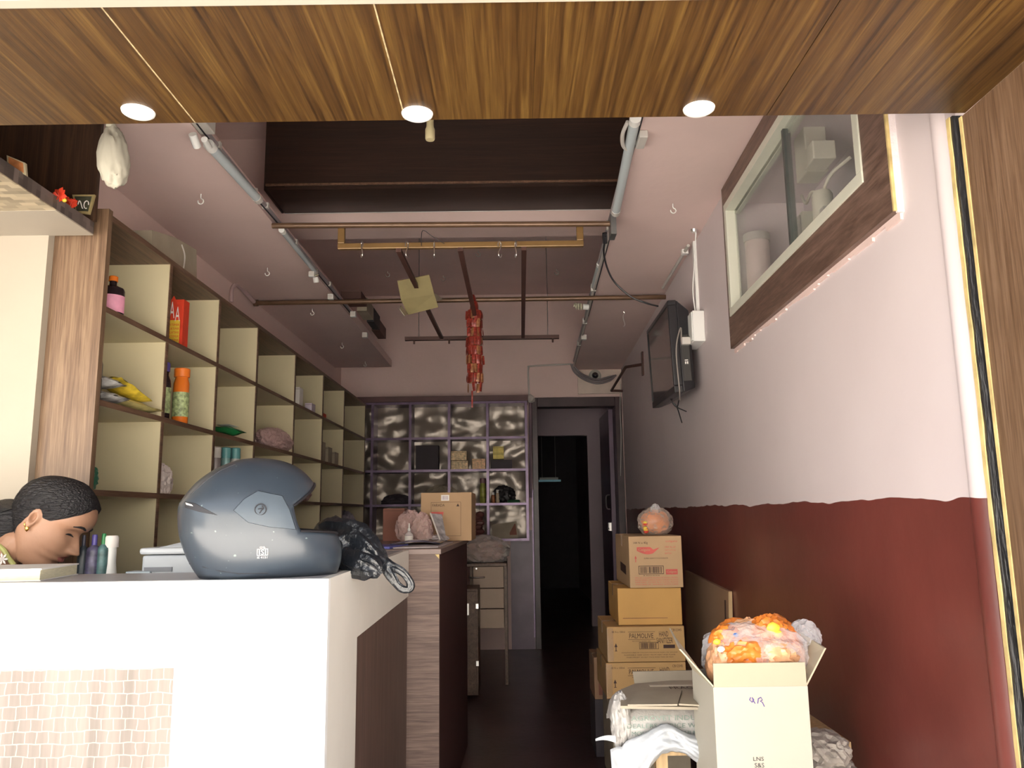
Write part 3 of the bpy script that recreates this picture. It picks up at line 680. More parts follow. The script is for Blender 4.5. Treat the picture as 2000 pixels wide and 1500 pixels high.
# ================================================================ SHRINE SHELF, BACKBOARD, BUNDLE
sh = thing('shrine_shelf', 'checkered laminate wall shelf at the upper left carrying pictures and a flower', 'shelf', (-1.5, 2.0, 1.988))
put('slab', MB().box(-2.38, -1.242, 1.35, 2.25, 1.990, 2.026), check_d, sh)
put('checkered_underside', MB().box(-2.38, -1.2425, 1.35, 2.055, 1.987, 1.990), check_l, sh)
put('cream_underside', MB().box(-2.38, -1.2425, 2.055, 2.25, 1.986, 1.990), cream, sh)
bbd = thing('shrine_backboard', 'dark brown upright laminate board behind the shrine shelf', 'panel', (-1.6, 2.24, 2.03))
put('board', MB().box(-2.38, -1.235, 2.235, 2.25, 2.027, 2.419), dark_wood_v, bbd)
def picture(label, pts, y, face, printmat, yaw=0):
    a, b, c, d = [at(*p, y=y) for p in pts]   # tl tr br bl
    t = thing('picture_frame', label, 'picture', ((c.x+d.x)/2, y, min(c.z, d.z)))
    def T(u, v, o):
        q = (a*(1-u)+b*u)*v + (d*(1-u)+c*u)*(1-v); return q+Vector((0, o, 0))
    mb = MB(); mb.hexa([T(0,0,0),T(1,0,0),T(1,0,.008),T(0,0,.008),T(0,1,0),T(1,1,0),T(1,1,.008),T(0,1,.008)]); put('frame', mb, face, t)
    put('picture_print', MB().poly([T(.1,.12,-.001),T(.9,.12,-.001),T(.9,.9,-.001),T(.1,.9,-.001)]), printmat, t)
    return t, T
gold_card = M('gold_card', (.45,.36,.17), .4, metal=.3, var=.2, vs=40)
t, T = picture('small framed picture with a dark print and pale scroll on the shrine shelf', [(141,380),(185,380),(174,418),(148,416)], 2.225, gold_card, M('dark_print', (.05,.05,.03), .5, var=.6, vs=50))
mb = MB(); mb.tube([T(.25+.3*k/10, .45+.2*math.sin(k/10*PI*1.6), -.003) for k in range(11)], .0015, 6); mb.tube([T(.72+.13*math.cos(k/12*2*PI), .45+.2*math.sin(k/12*2*PI), -.003) for k in range(11)], .0015, 6)
put('scroll', mb, paper, t)
picture('tilted pale card with an orange print at the left end of the shrine shelf', [(13,303),(49,318),(51,343),(14,322)], 1.90, M('pale_card', (.40,.34,.22), .6), M('orange_print', (.45,.17,.06), .5, var=.4, vs=40))
fl = thing('red_flowers', 'red cloth flowers lying on the edge of the shrine shelf', 'flowers', (-1.24, 2.08, 2.027))
rnd = random.Random(11)
for c, n in ((at(114,382,y=2.06), 20), (at(138,397,y=2.13), 20)):
    fw = MB()
    for k in range(n):
        a = k/n*2*PI; el = rnd.uniform(-.9,.9); dv = Vector((math.cos(a)*math.cos(el), .6*math.sin(a)*math.cos(el), math.sin(el)))
        u = dv.cross(Vector((.3,.8,.2))).normalized()*.009; L_ = rnd.uniform(.018,.028)
        fw.poly([c, c+dv*L_*.6+u, c+dv*L_, c+dv*L_*.6-u])
    put('blossom', fw, red_c, fl, solid=.001)
put('flower_centre', MB().ico(at(126,391,y=2.07), (.006,.006,.006), .1, 3, 1, 2), yellow, fl)
# white cloth bundle hanging from the ceiling in front of the shrine board
c = at(216, 305, y=1.95)
wb = thing('hanging_bundle', 'white cloth bundle hanging beside the dark shrine board', 'bundle', (c.x, c.y, 2.419))
def bshape(d):
    t = d.z; r = .036*(1-.35*max(0, t)); k = (abs(t)**.75)*(1 if t > 0 else -1); return (d.x*r+.007*(1-t), d.y*r, k*.080)
put('cloth', MB().ico(c, None, .16, 2.4, 3, 4, shape=bshape), M('off_white_cloth', (.44,.41,.33), .75, var=.06), wb, smooth=True, angle=60)
put('knot', MB().tube(smooth_path([c+Vector((-.004,0,.074)), c+Vector((-.006,0,.09)), c+Vector((-.012,0,.105)), c+Vector((-.004,0,.12))]), [.012]*7+[.010]*6+[.013]*6, 10), M('off_white_knot', (.55,.52,.42), .75), wb, smooth=True)
put('string', MB().tube([c+Vector((-.006,0,.11)), (c.x, c.y, 2.419)], .002), dull_white, wb)

# ================================================================ RIGHT WALL: GLAZED METER CABINET
cy0, cy1, cz0, cz1 = 1.575, 2.985, 1.765, 2.415
gc = thing('wall_cabinet', 'glazed meter cabinet with a white frame and brown laminate border high on the right wall', 'cabinet', (XR(2.3), 2.3, cz0))
mb = MB(T=WRT); iy0, iy1, iz0, iz1 = 1.70, 2.955, 1.885, 2.335
BT = .020
mb.box(0, BT, cy0, cy1, cz0, iz0); mb.box(0, BT, cy0, cy1, iz1, cz1); mb.box(0, BT, cy0, iy0, iz0, iz1); mb.box(0, BT, iy1, cy1, iz0, iz1)
put('laminate_border', mb, cab_wood, gc)
put('yellow_edge', MB(T=WRT).box(.014, BT+.0005, cy0-.006, cy0, cz0, cz1), yellow_ply, gc)
put('plaster_edge', MB(T=WRT).box(0, .014, cy0-.008, cy0, cz0-.004, cz1), M('torn_plaster', (.78,.70,.70), .7, var=.1, vs=30, bump=.5), gc)
mb = MB(T=WRT); r_ = random.Random(2)
for k in range(40): y = cy0+(cy1-cy0)*k/40; mb.box(0, .006, y, y+(cy1-cy0)/40, cz0-.006-r_.random()*.012, cz0)
put('torn_plaster_lip', mb, pink, gc)
def frm(name, y0, y1, z0, z1, w, d0, d1, mat, par):
    f = None
    for i, (a, b, c, d_) in enumerate([(y0,y1,z0,z0+w),(y0,y1,z1-w,z1),(y0,y0+w,z0+w,z1-w),(y1-w,y1,z0+w,z1-w)]):
        o = put(name, MB(T=WRT).box(d0, d1, a, b, c, d_), mat, par, bevel=.0015)
frm('frame_bar', iy0, iy1, iz0, iz1, .030, -.02, BT+.004, alu, gc)
mb = MB(T=WRT); mb.box(-.03, -.012, iy0+.03, iy1-.03, iz0+.03, iz0+.045); mb.box(-.03, -.012, iy0+.03, iy1-.03, iz1-.045, iz1-.03); put('track', mb, alu, gc)
gp = put('glass_pane', MB(T=WRT).box(-.004, 0, iy0+.03, 2.28, iz0+.03, iz1-.03), glassy, gc)
put('seal', MB(T=WRT).box(-.006, .003, iy0+.03, iy0+.036, iz0+.03, iz1-.03), ink_black, gp)
gp = put('glass_pane', MB(T=WRT).box(-.016, -.012, 2.25, iy1-.03, iz0+.03, iz1-.03), glassy, gc)
put('seal', MB(T=WRT).box(-.018, .004, 2.262, 2.278, iz0+.03, iz1-.03), M('dark_grey_rubber', (.08,.085,.08), .5), gp)
# contents of the niche
def behind(px, py, d):
    dd = RM @ Vector(((px-1000)/F, -(py-750)/F, -1)); t = (.779+d)/(dd.x-.0317*dd.y); q = CAMLOC+dd*t
    return (-d, q.y, q.z)
meter_m = M('meter_cream', (.75,.72,.60), .5, var=.06)
q = behind(1572, 290, .10)
nc = thing('electric_meter', 'pale L-shaped meter box behind the nearer pane of the wall cabinet', 'meter', (XR(q[1])+.1, q[1], q[2]-.1))
put('body', MB(T=WRT).box(-.16, -.09, q[1]-.03, q[1]+.07, q[2]-.09, q[2]+.10), meter_m, nc, bevel=.004); put('cover', MB(T=WRT).box(-.15, -.08, q[1]-.12, q[1]-.03, q[2]-.09, q[2]-.03), meter_m, nc, bevel=.004)
q = behind(1607, 400, .07)
nc = thing('service_pipe', 'cream cylindrical cut-out with wires near the bottom corner of the wall cabinet', 'pipe', (XR(q[1])+.07, q[1], 1.882))
put('pipe', MB(T=WRT).lathe([(.030,0),(.030,q[2]-1.882+.03),(.024,q[2]-1.882+.04)], (-.07, q[1], 1.882), 16), meter_m, nc, smooth=True)
put('wires', MB(T=WRT).tube(smooth_path([(-.07,q[1],q[2]+.03),(-.06,q[1]+.05,q[2]+.06),(-.08,q[1]+.16,q[2]+.07),(-.09,q[1]+.22,q[2]+.12)]), .005).tube(smooth_path([(-.07,q[1],q[2]+.03),(-.08,q[1]-.05,q[2]+.07),(-.12,q[1]-.10,q[2]+.10)]), .005), meter_m, nc)
put('clamp', MB(T=WRT).box(-.06, -.03, q[1]+.05, q[1]+.10, 1.882, 1.96), dull_white, nc); put('clamp', MB(T=WRT).box(-.07,-.04,q[1]-.08,q[1]-.05,1.9,1.99), dull_white, nc)
q = behind(1475, 430, .08)
nc = thing('vertical_duct', 'wide pinkish vertical duct behind the farther pane of the wall cabinet', 'duct', (XR(2.6)+.2, q[1], 1.881))
put('duct', MB(T=WRT).lathe([(.045,0),(.045,.30)], (-.08, min(q[1], 2.9), 1.881), 16), M('duct_pink', (.72,.60,.56), .6), nc, smooth=True)
put('duct_collar', MB(T=WRT).lathe([(.05,.28),(.05,.31)], (-.08, min(q[1], 2.9), 1.881), 16), dull_white, nc, smooth=True)
q = behind(1562, 455, .06)
nc = thing('junction_box', 'pale square junction box low behind the farther pane of the wall cabinet', 'box', (XR(2.4)+.1, q[1], 1.882))
put('body', MB(T=WRT).box(-.12, -.05, q[1]-.06, q[1]+.07, 1.882, q[2]+.05), meter_m, nc, bevel=.004); put('lid', MB(T=WRT).box(-.05, -.045, q[1]-.05, q[1]+.06, 1.89, q[2]+.04), dull_white, nc)
nc = thing('cabinet_board', 'brown slanted board lying inside the wall cabinet', 'board', (XR(2.2)+.2, 2.3, 1.882))
put('plank', MB(T=WRT).hexa([(-.29,1.9,1.883),(-.20,1.9,1.883),(-.20,2.9,1.883),(-.29,2.9,1.883),(-.29,1.9,2.16),(-.20,1.9,2.16),(-.20,2.9,1.95),(-.29,2.9,1.95)]), cab_wood, nc); put('plank_edge', MB(T=WRT).box(-.20,-.195,1.9,2.9,1.883,1.90), raw_wood, nc)

# ================================================================ TELEVISION
A, Bq, C, Dq = at(1303,578,y=3.58), at(1318,767,y=3.58), at(1262,647,y=4.30), at(1275,789,y=4.30)
u = ((C-A)+(Dq-Bq)).normalized(); v = ((A-Bq)+(C-Dq)).normalized(); nn = u.cross(v).normalized(); v = nn.cross(u).normalized()
if nn.x > 0: nn = -nn
o0 = Bq; WL = ((C-A).length+(Dq-Bq).length)/2; HL = ((A-Bq).length+(C-Dq).length)/2
TT = lambda p: o0 + u*p[0] + v*p[1] + nn*p[2]
tv = thing('television', 'black flat television mounted high on the right wall', 'television', tuple(TT((WL/2, 0, -.05))))
mb = MB(T=TT); bz = .022
mb.box(0, WL, 0, bz+.012, -.04, 0); mb.box(0, WL, HL-bz, HL, -.04, 0); mb.box(0, bz, bz+.012, HL-bz, -.04, 0); mb.box(WL-bz, WL, bz+.012, HL-bz, -.04, 0)
put('bezel', mb, black_pl, tv, bevel=.004)
put('screen', MB(T=TT).box(bz, WL-bz, bz+.012, HL-bz, -.012, -.004), screen_m, tv)
put('back_cover', MB(T=TT).hexa([(0,0,-.04),(WL,0,-.04),(WL,HL,-.04),(0,HL,-.04),(.0,.05,-.085),(WL-.0,.05,-.085),(WL-.0,HL-.03,-.085),(.0,HL-.03,-.085)][:4]+[(.02,.02,-.10),(WL-.02,.02,-.10),(WL-.02,HL-.05,-.10),(.02,HL-.05,-.10)]), black_pl, tv, bevel=.006)
put('side_grip', MB(T=TT).box(-.004, .01, .05, HL*.62, -.085, -.045), M('dull_black', (.03,.027,.025), .6), tv, bevel=.004)
d = Decal(T=frame(TT((-.0045, .13, -.072)), nn*1.0, v, -u)); d.rect(0,0,.006,.012).rect(.009,0,.015,.012).rect(0,.016,.015,.02); put('rating_sticker', d, paper, tv)
mb = MB(T=WRT)
wy = 3.95; pw = TT((WL*.5, HL*.5, -.10))
mbw = MB(); mbw.tube([pw, Vector((XR(wy), wy, pw.z))], .02, 8); put('wall_bracket', mbw, black_pl, tv)
for k, (dx, L_) in enumerate([(0, .14), (.03, .09), (-.02, .10)]):
    s = at(1318, 776, y=3.85); e = at(1332+dx*300, 826-abs(k-0)*22, y=3.80)
    put('cable', MB().tube(smooth_path([s, at(1306+6*k,770,y=3.85), at(1312,783,y=3.83), at(1322,795,y=3.82), e]), .003), black_pl, tv)

# switch board on the wall with plug, conduit and wires
sb = thing('switch_board', 'white surface switch box with a plug on the right wall beside the television', 'switch box', (XR(3.55), 3.55, 1.94))
za, zb = at(1365, 666, y=3.5).z, at(1365, 606, y=3.5).z
put('box', MB(T=WRT).box(0, .055, 3.50, 3.70, za, zb), white_pl, sb, bevel=.004)
put('socket_plate', MB(T=WRT).box(.055, .060, 3.505, 3.695, za+.005, zb-.005), white_pl, sb, bevel=.002)
put('plug', MB(T=WRT).box(.06, .095, 3.60, 3.65, za+.05, za+.10), dull_white, sb, bevel=.004)
put('plug', MB(T=WRT).box(.06, .10, 3.54, 3.58, za-.005, za+.03), dull_white, sb, bevel=.004)
put('plug_cord', MB(T=WRT).tube(smooth_path([(.09,3.62,za+.075),(.12,3.66,za+.09),(.12,3.68,za+.04),(.085,3.6,za+.03)]), .004), white_pl, sb)
put('tv_cord', MB().tube(smooth_path([wr(3.56,.1,za+.01), TT((-.01,.30,-.05)), TT((-.015,.20,-.02)), TT((-.012,.02,-.02)), TT((.05,-.03,-.03))]), .0035), M('grey_cord', (.25,.22,.2), .5), sb)
put('conduit', MB(T=WRT).box(0, .014, 3.595, 3.622, zb, ZL-.002), white_pl, sb)
put('wire', MB().tube(smooth_path([wr(3.60,.02,zb+.01), wr(3.58,.03,zb+.12), wr(3.52,.03,zb+.22), wr(3.44,.03,ZL-.002)]), .0028), white_pl, sb)
put('ceiling_cap', MB().lathe([(.012,-.012),(.016,0)], wr(3.44,.04,ZL-.002), 12), steel, sb)
cd = thing('ceiling_conduit', 'thin grey conduit crossing the right loft from the wall to the television', 'conduit', tuple(wr(3.9,.05,ZL)))
put('pipe', MB().tube([wr(3.63,.03,ZL-.012), wr(4.35,.04,ZL-.012)], .008), dull_white, cd, smooth=True)
put('clip', MB().box(XR(3.72)-.045, XR(3.72)-.015, 3.71, 3.74, ZL-.024, ZL-.001), white_pl, cd)
# bent pipe bracket on the wall and far conduits
bk = thing('pipe_bracket', 'brown bent pipe bracket fixed to the right wall below the loft', 'bracket', tuple(wr(5.6,0,2.15)))
p1 = wr(5.55,.0,2.19); put('wall_plate', MB(T=WRT).box(0,.012,5.53,5.58,2.11,2.28), rust, bk)
p2 = at(1222, 717, y=5.75); p3 = at(1194, 763, y=6.9); p4 = Vector((XR(6.93), 6.93, p3.z))
put('arm', MB().tube([p1, p2, p3, p4], .011, 8), rust, bk, smooth=True)
dc = thing('dome_camera', 'small grey dome camera on a pale board above the doorway', 'camera', tuple(at(1160,735,y=6.96)))
a, b = at(1128,723,y=6.97), at(1212,768,y=6.97)
put('mount_board', MB().box(a.x, XR(6.97)-.004, 6.97, 6.998, b.z, min(a.z, 2.418)), M('pale_pink_board', (.72,.6,.52), .6), dc)
cc = at(1162,734,y=6.965); cc.y = 6.97
mbd = MB(T=lambda p: Vector((cc.x+p[0], 6.97-p[2], cc.z+p[1]))); mbd.lathe([(.055,0),(.055,.012),(.048,.02),(.034,.026)], (0,0,0), 28); put('base', mbd, M('camera_grey', (.42,.42,.38), .4), dc, smooth=True)
mbd = MB(T=lambda p: Vector((cc.x+p[0], 6.97-p[2], cc.z+p[1]))); mbd.lathe([(.030,.024),(.026,.038),(.014,.048),(.0005,.051)], (0,0,0), 24); put('lens', mbd, screen_m, dc, smooth=True)
cn = thing('far_conduit', 'grey conduit bundle looping from the right loft down to the doorway corner', 'conduit', (.35, 6.9, 2.2))
hub = at(1115, 711, y=6.85)
put('pipe', MB().tube(smooth_path([hub, at(1040,715,y=6.98), at(1032,719,y=6.98), at(1032,740,y=6.98), at(1034,778,y=6.98)], 4), .008), dull_white, cn, smooth=True)
for k in range(3): put('cable', MB().tube(smooth_path([hub+Vector((.008*k,0,0)), at(1122+3*k,727-2*k,y=6.86), at(1140,741-4*k,y=6.88), at(1165,749-4*k,y=6.90), at(1190,744-4*k,y=6.9), at(1203,733,y=6.93)]), .008), M('grey_cable', (.22,.19,.2), .5), cn, smooth=True)
put('knot', MB().ico(at(1036,779,y=6.96), (.035,.03,.035), .3, 4, 2, 2), dull_white, cn)
cn2 = thing('door_conduit', 'pale conduit running down the wall between back shelf and doorway', 'conduit', (.17, 6.97, 1.0))
put('pipe', MB().tube([at(1036,785,y=6.96), Vector((.163,6.96,1.28))], .013), M('mauve_pipe', (.28,.2,.24), .5), cn2, smooth=True)
wc = thing('hanging_wire', 'thin pale wire hanging beside the right door post', 'wire', tuple(wr(6.95,.01,1.3)))
put('wire', MB().tube(smooth_path([at(1212,750,y=6.94), at(1211,800,y=6.94), at(1213,850,y=6.94), at(1212,930,y=6.94)]), .004), dull_white, wc)

# ================================================================ CONDUITS, TUBE LIGHTS, LAMPS ON THE LOFT EDGES
XLe = -1.035
def XRe(y): return .44 + (y-2.27)/(7.0-2.27)*.135
e1 = thing('left_edge_conduit', 'grey conduit with clips along the inner edge of the left loft', 'conduit', (XLe+.01, 4, ZL+.03))
put('pipe', MB().tube([(XLe+.012,2.3,ZL+.02),(XLe+.012,4.9,ZL+.02)], .0095), M('grey_pvc', (.33,.29,.30), .5), e1, smooth=True)
put('wire', MB().tube(smooth_path([(XLe+.02,2.4,ZL+.0),(XLe+.016,2.9,ZL-.004),(XLe+.024,3.4,ZL-.002),(XLe+.02,3.9,ZL-.006),(XLe+.02,4.9,ZL-.0)]), .003), ink_black, e1)
for y in (2.6,3.0,3.15,3.6,4.3): put('clip', MB().box(XLe+.001, XLe+.026, y-.008, y+.008, ZL+.008, ZL+.033), dull_white, e1)
e2 = thing('right_edge_conduit', 'grey conduits running along the inner edge of the right loft', 'conduit', (.5, 4.5, ZL+.03))
put('pipe', MB().tube([(XRe(2.3)-.014,2.3,ZL+.02),(XRe(6.7)-.014,6.7,ZL+.02)], .011), M('grey_pvc2', (.36,.32,.33), .5), e2, smooth=True)
put('pipe', MB().tube([(XRe(3.3)-.012,3.3,ZL-.004),(XRe(6.8)-.012,6.8,ZL-.004)], .008), dull_white, e2, smooth=True)
put('wire', MB().tube(smooth_path([(XRe(2.3)-.003,2.3,ZL-.006),(XRe(3.1)-.004,3.1,ZL-.008),(XRe(4)-.002,4.0,ZL-.006),(XRe(5)-.004,5,ZL-.008)]), .003), ink_black, e2)
for y in (2.55,3.4,4.4,5.2,5.9): put('clip', MB().box(XRe(y)-.03, XRe(y)-.001, y-.01, y+.01, ZL-.014, ZL+.03), dull_white, e2)
def tubelight(name, label, a, b, caps=True, r=.016):
    a, b = Vector(a), Vector(b); t = thing(name, label, 'tube light', tuple((a+b)/2)); d = (b-a).normalized()
    put('tube', MB().tube([a, b], r, 14), M('tube_glass', (.52,.58,.60), .25, var=.03), t, smooth=True)
    put('end_cap', MB().tube([a-d*.02, a+d*.012], r*1.08, 14), white_pl, t, smooth=True); put('end_cap', MB().tube([b-d*.012, b+d*.02], r*1.08, 14), dull_white, t, smooth=True)
    return t
a = at(412, 287, y=2.50); b = at(502, 387, y=2.96)
t = tubelight('tube_light', 'bluish white tube light on the inner edge of the left loft', a, b, r=.017)
put('holder', MB().hexa([tuple(Vector((XLe+.002, y, z))+Vector((dx,0,0))) for z in (ZL+.0, ZL+.05) for y, dx in ((2.36,0),(2.36,.05),(2.48,.05),(2.48,0))]), dull_white, t, bevel=.004)
put('starter', MB().tube([at(376,262,y=2.38), at(385,287,y=2.42)], .013, 12), white_pl, t, smooth=True)
put('starter', MB().tube([at(399,272,y=2.42), at(408,288,y=2.47)], .011, 12), white_pl, t, smooth=True)
a = at(1240, 236, y=2.40); b = at(1203, 412, y=3.14)
t = tubelight('tube_light', 'long bluish white tube light on the inner edge of the right loft', a, b, r=.018)
put('holder', MB().box(XRe(2.5)-.002, XRe(2.5)+.028, 2.48, 2.57, ZL-.028, ZL-.001), dull_white, t, bevel=.004)
put('loop_wire', MB().tube(smooth_path([at(1226,238,y=2.42), at(1216,262,y=2.48), at(1217,284,y=2.55), at(1226,292,y=2.58)]), .007), dull_white, t, smooth=True)
a = at(552, 452, y=3.33); b = at(615, 530, y=3.95)
t = tubelight('tube_light', 'small grey tube fitting farther along the left loft edge', a, b, r=.012)
a = at(1172, 517, y=4.0); b = at(1160, 560, y=4.4)
t = tubelight('tube_light', 'short dusty tube fitting farther along the right loft edge', a, b, r=.018)
def cfl(label, c, d, s=1):
    c = Vector(c); d = Vector(d).normalized(); t = thing('lamp_bulb', label, 'lamp', tuple(c))
    put('base', MB().tube([c, c+d*.035*s], .018*s, 12), white_pl, t, smooth=True)
    a1 = d.cross(Vector((0,0,1))).normalized(); a2 = d.cross(a1)
    pts = [c+d*(.04+.05*k/40)*s+(a1*math.cos(k/40*6*PI)+a2*math.sin(k/40*6*PI))*.017*s for k in range(41)]
    put('spiral', MB().tube(pts, .0055*s, 8), M('bulb_cream', (.6,.57,.42), .35), t, smooth=True)
    return t
cfl('small lamp on the inner edge of the left loft just before the long rod', at(618, 552, y=4.0), (-.1,-.3,1), .8)
cfl('small white lamp on the right loft edge just below the long rod', at(1150, 600, y=4.75), (-1,0,.1), 1.0)
for (px, py, y, lb) in [(609,536,3.9,'white clip box on the left loft edge beside the small lamp'),(646,580,4.3,'white clip box on the left loft edge at the long rod'),(690,614,4.75,'small white box on the left loft edge below the dark boxes'),(713,655,5.4,'white square clip at the far part of the left loft edge'),(1140,659,5.6,'small white box on the right loft edge near its far end')]:
    q = at(px, py, y=y); tb = thing('clip_box', lb, 'clip', tuple(q)); s = .014+.003*(y-3.9)
    put('body', MB().box(q.x-s, q.x+s, y-s, y+s, q.z-s, q.z+s), white_pl, tb, bevel=.003); put('cover', MB().box(q.x-s*.8, q.x+s*.8, y-s-.002, y-s, q.z-s*.8, q.z+s*.8), dull_white, tb)
# cable drooping from right loft edge to television
cbl = thing('drooping_cable', 'black cable drooping from the right loft edge to the television', 'cable', (.5, 3.3, 2.3))
put('cable', MB().tube(smooth_path([at(1182,462,y=3.35), at(1180,500,y=3.5), at(1196,545,y=3.6), at(1230,578,y=3.62), at(1262,592,y=3.62), at(1285,598,y=3.66)]), .0045), black_pl, cbl, smooth=True)
put('connector', MB().tube([at(1181,455,y=3.35), at(1182,475,y=3.38)], .011), black_pl, cbl)
# conduit stub on the left wall above the shelves
st = thing('wall_conduit', 'pink painted conduit bending from the left wall towards the long rod', 'conduit', (-1.5, 4.2, 2.3))
put('pipe', MB().tube(smooth_path([at(452,590,x=-1.518), at(453,566,x=-1.518), at(462,556,x=-1.515), at(478,570,x=-1.512), at(497,590,x=-1.50)], 5), .012), M('pinkish_pipe', (.5,.36,.36), .5), st, smooth=True)
# things lying on the left loft
M('dark_loft_card', (.12,.06,.05), .7)
def onl(px0, px1, y0, y1, h, mat, label, name='storage_box', lift=0):
    x1 = at(px1, 640, y=y0).x; x0 = at(px0, 640, y=y0).x
    return smallbox(name, label, x0, x1, y0, y1, ZL+.06+lift, ZL+.06+h, mat)
onl(664, 704, 4.75, 4.95, .05, bpy.data.materials['dark_loft_card'], 'reddish brown box on the left loft above the long rod')
onl(696, 716, 5.05, 5.3, .09, card_grey, 'grey brown carton upright on the left loft')
onl(716, 730, 5.35, 5.6, .10, ink_black, 'black upright box on the left loft')
onl(726, 742, 5.62, 5.9, .08, bpy.data.materials['dark_loft_card'], 'low brown box at the far end of the left loft')

# ================================================================ BACK WALL SHELVES
bs = thing('steel_display_shelf', 'purple steel display shelf lined with crinkled silver sheet on the back wall', 'shelf unit', (-.55, 6.85, .9))
YS = 6.72
cx = [at(p, 850, y=YS).x for p in (676, 727, 801, 877, 952, 1028)]
cz = [at(870, p, y=YS).z for p in (787, 856, 919, 986, 1056)]
for x in cx[1:]: put('upright', MB().box(x-.011, x+.011, YS, YB-.004, cz[-1]-.011, cz[0]+.011), purple_metal, bs)
for z in cz: put('shelf_board', MB().box(cx[0], cx[-1]+.011, YS-.002, YB-.004, z-.010, z+.010), purple_metal, bs)
put('cornice', MB().box(cx[0], cx[-1]+.02, YS-.01, YB-.002, cz[0]+.012, cz[0]+.06), M('maroon_trim', (.12,.055,.055), .5, var=.2), bs)
for i in range(5):
    for k in range(4):
        xa, xb, za, zb = cx[i]+.011, cx[i+1]-.011, cz[k+1]+.010, cz[k]-.010
        sd_ = i*7+k*3
        put('silver_lining', MB().grid(14, 12, lambda u, v: (xa+(xb-xa)*u, YB-.07-.022*noise.noise(Vector((u*2.2+sd_, v*2.6, sd_)))-.010*abs(noise.noise(Vector((u*5+v*3, v*7, sd_+9))))+.05*((2*u-1)**2*0), za+(zb-za)*v)), foil, bs, smooth=True, angle=180)
def onbs(px0, px1, pyt, row, depth, mat, label, name='soap_box', y=YS+.02, cat='box'):
    x0, x1 = at(px0, 900, y=y).x, at(px1, 900, y=y).x; z0 = cz[row]+.011; z1 = at((px0+px1)/2, pyt, y=y).z
    return smallbox(name, label, x0, x1, y, y+depth, z0, max(z1, z0+.02), mat, cat=cat)
gbm = M('gold_printed_box', (.80,.58,.30), .4, var=.4, vs=60)
onbs(881, 914, 900, 2, .09, gbm, 'lower gold printed box of the left pair on the back shelf')
t = onbs(881, 911, 881, 2, .09, gbm, 'upper gold printed box of the left pair on the back shelf'); t_z = at(897, 899.5, y=YS+.02).z
for c in t.children:
    for v in c.data.vertices:
        if c.name.startswith('body') and v.co.z < .01: v.co.z = t_z-(cz[2]+.011)+.002
t.location.z += 0
onbs(922, 948, 896, 2, .09, M('orange_gold_box', (.82,.48,.22), .4, var=.4, vs=60), 'single orange and gold box in the middle of the back shelf')
onbs(958, 1000, 898, 2, .10, dark_m, 'dark box under the yellow boxes on the back shelf')
yb = M('yellow_box', (.80,.64,.15), .5, var=.2, vs=30)
x0, x1 = at(963,900,y=YS+.03).x, at(984,900,y=YS+.03).x
z_a, z_b, z_c = at(970,896.5,y=YS+.02).z, at(970,885,y=YS+.03).z, at(970,872,y=YS+.03).z
smallbox('yellow_box', 'lower yellow box standing on the dark box of the back shelf', x0, x1, YS+.03, YS+.1, z_a+.002, z_b, yb)
smallbox('yellow_box', 'upper yellow box topmost on the dark box of the back shelf', x0, x1, YS+.03, YS+.1, z_b+.001, z_c, yb)
bottle('lime_bottle', 'lime striped bottle left of the black bag on the back shelf', (at(943,960,y=YS+.05).x, YS+.05, cz[3]+.011), .21, .026, M('lime_stripe', (.32,.34,.06), .4, var=.6, vs=30, vscale=(.1,.1,1)), M('maroon_cap', (.2,.1,.12), .4), None, .2, .8)
filmbag('black_bag', 'small black carrier bag on the back shelf beside the doorway', (at(984,960,y=YS+.06).x, YS+.07, cz[3]+.07), (.085,.05,.075), M('matt_black_bag', (.008,.006,.008), .5), None, 4, cz[3]+.011, .3)
bottle('small_bottle', 'small amber bottle in front of the black bag', (at(963,980,y=YS).x, YS+.03, cz[3]+.011), .09, .017, M('amber', (.30,.10,.03), .3), paper, None, .25, .6)
bottle('small_bottle', 'small pale bottle in front of the black bag', (at(972,980,y=YS).x, YS+.03, cz[3]+.011), .11, .016, M('cream_bottle', (.45,.36,.25), .3), white_pl, None, .25, .6)
t = thing('green_roll', 'dark green roll lying right of the black bag', 'roll', (at(1002,980,y=YS).x, YS+.05, cz[3]+.011)); q = at(1002,981,y=YS+.03)
put('roll', MB().tube([q+Vector((-.05,0,.0)), q+Vector((.05,.02,0))], .022, 14), M('roll_green', (.01,.08,.03), .5), t, smooth=True); put('end_disc', MB().tube([q+Vector((.05,.02,0)), q+Vector((.056,.022,0))], .020, 14), dark_m, t)
t = thing('brown_flap_carton', 'brown open carton flap in the lowest right cell of the back shelf', 'carton', (at(985,1040,y=YS).x, YS+.1, cz[4]+.011))
A4 = [at(960,1025,y=YS+.04), at(1009,1018,y=YS+.06), at(1012,1054,y=YS+.05), at(962,1054,y=YS+.04)]
put('flap', MB().poly(A4), card_grey, t, solid=.006); put('print', MB().poly([A4[1]+Vector((-.07,-.006,-.02)),A4[1]+Vector((-.01,-.006,-.02)),A4[2]+Vector((-.01,-.007,.04)),A4[2]+Vector((-.07,-.007,.04))]), card_red, t)
filmbag('silver_pouch', 'silver rounded pouch on the back shelf below the lime bottle', (at(940,1010,y=YS+.03).x, YS+.06, cz[4]+.10), (.05,.04,.10), foil, None, 6, cz[4]+.011, .12)
filmbag('brown_heap', 'brown heap on the shelf row behind the printed carton', (at(862,960,y=YS+.05).x, YS+.08, cz[3]+.05), (.14,.07,.11), card_grey, None, 7, cz[3]+.011, .2)
filmbag('dark_heap', 'dark heap in the second column of the back shelf', (at(775,975,y=YS+.05).x, YS+.08, cz[3]+.03), (.12,.07,.06), dark_m, None, 8, cz[3]+.011, .2)
onbs(812, 856, 870, 2, .12, dark_m, 'dark upright sheet box in the second cell row of the back shelf')
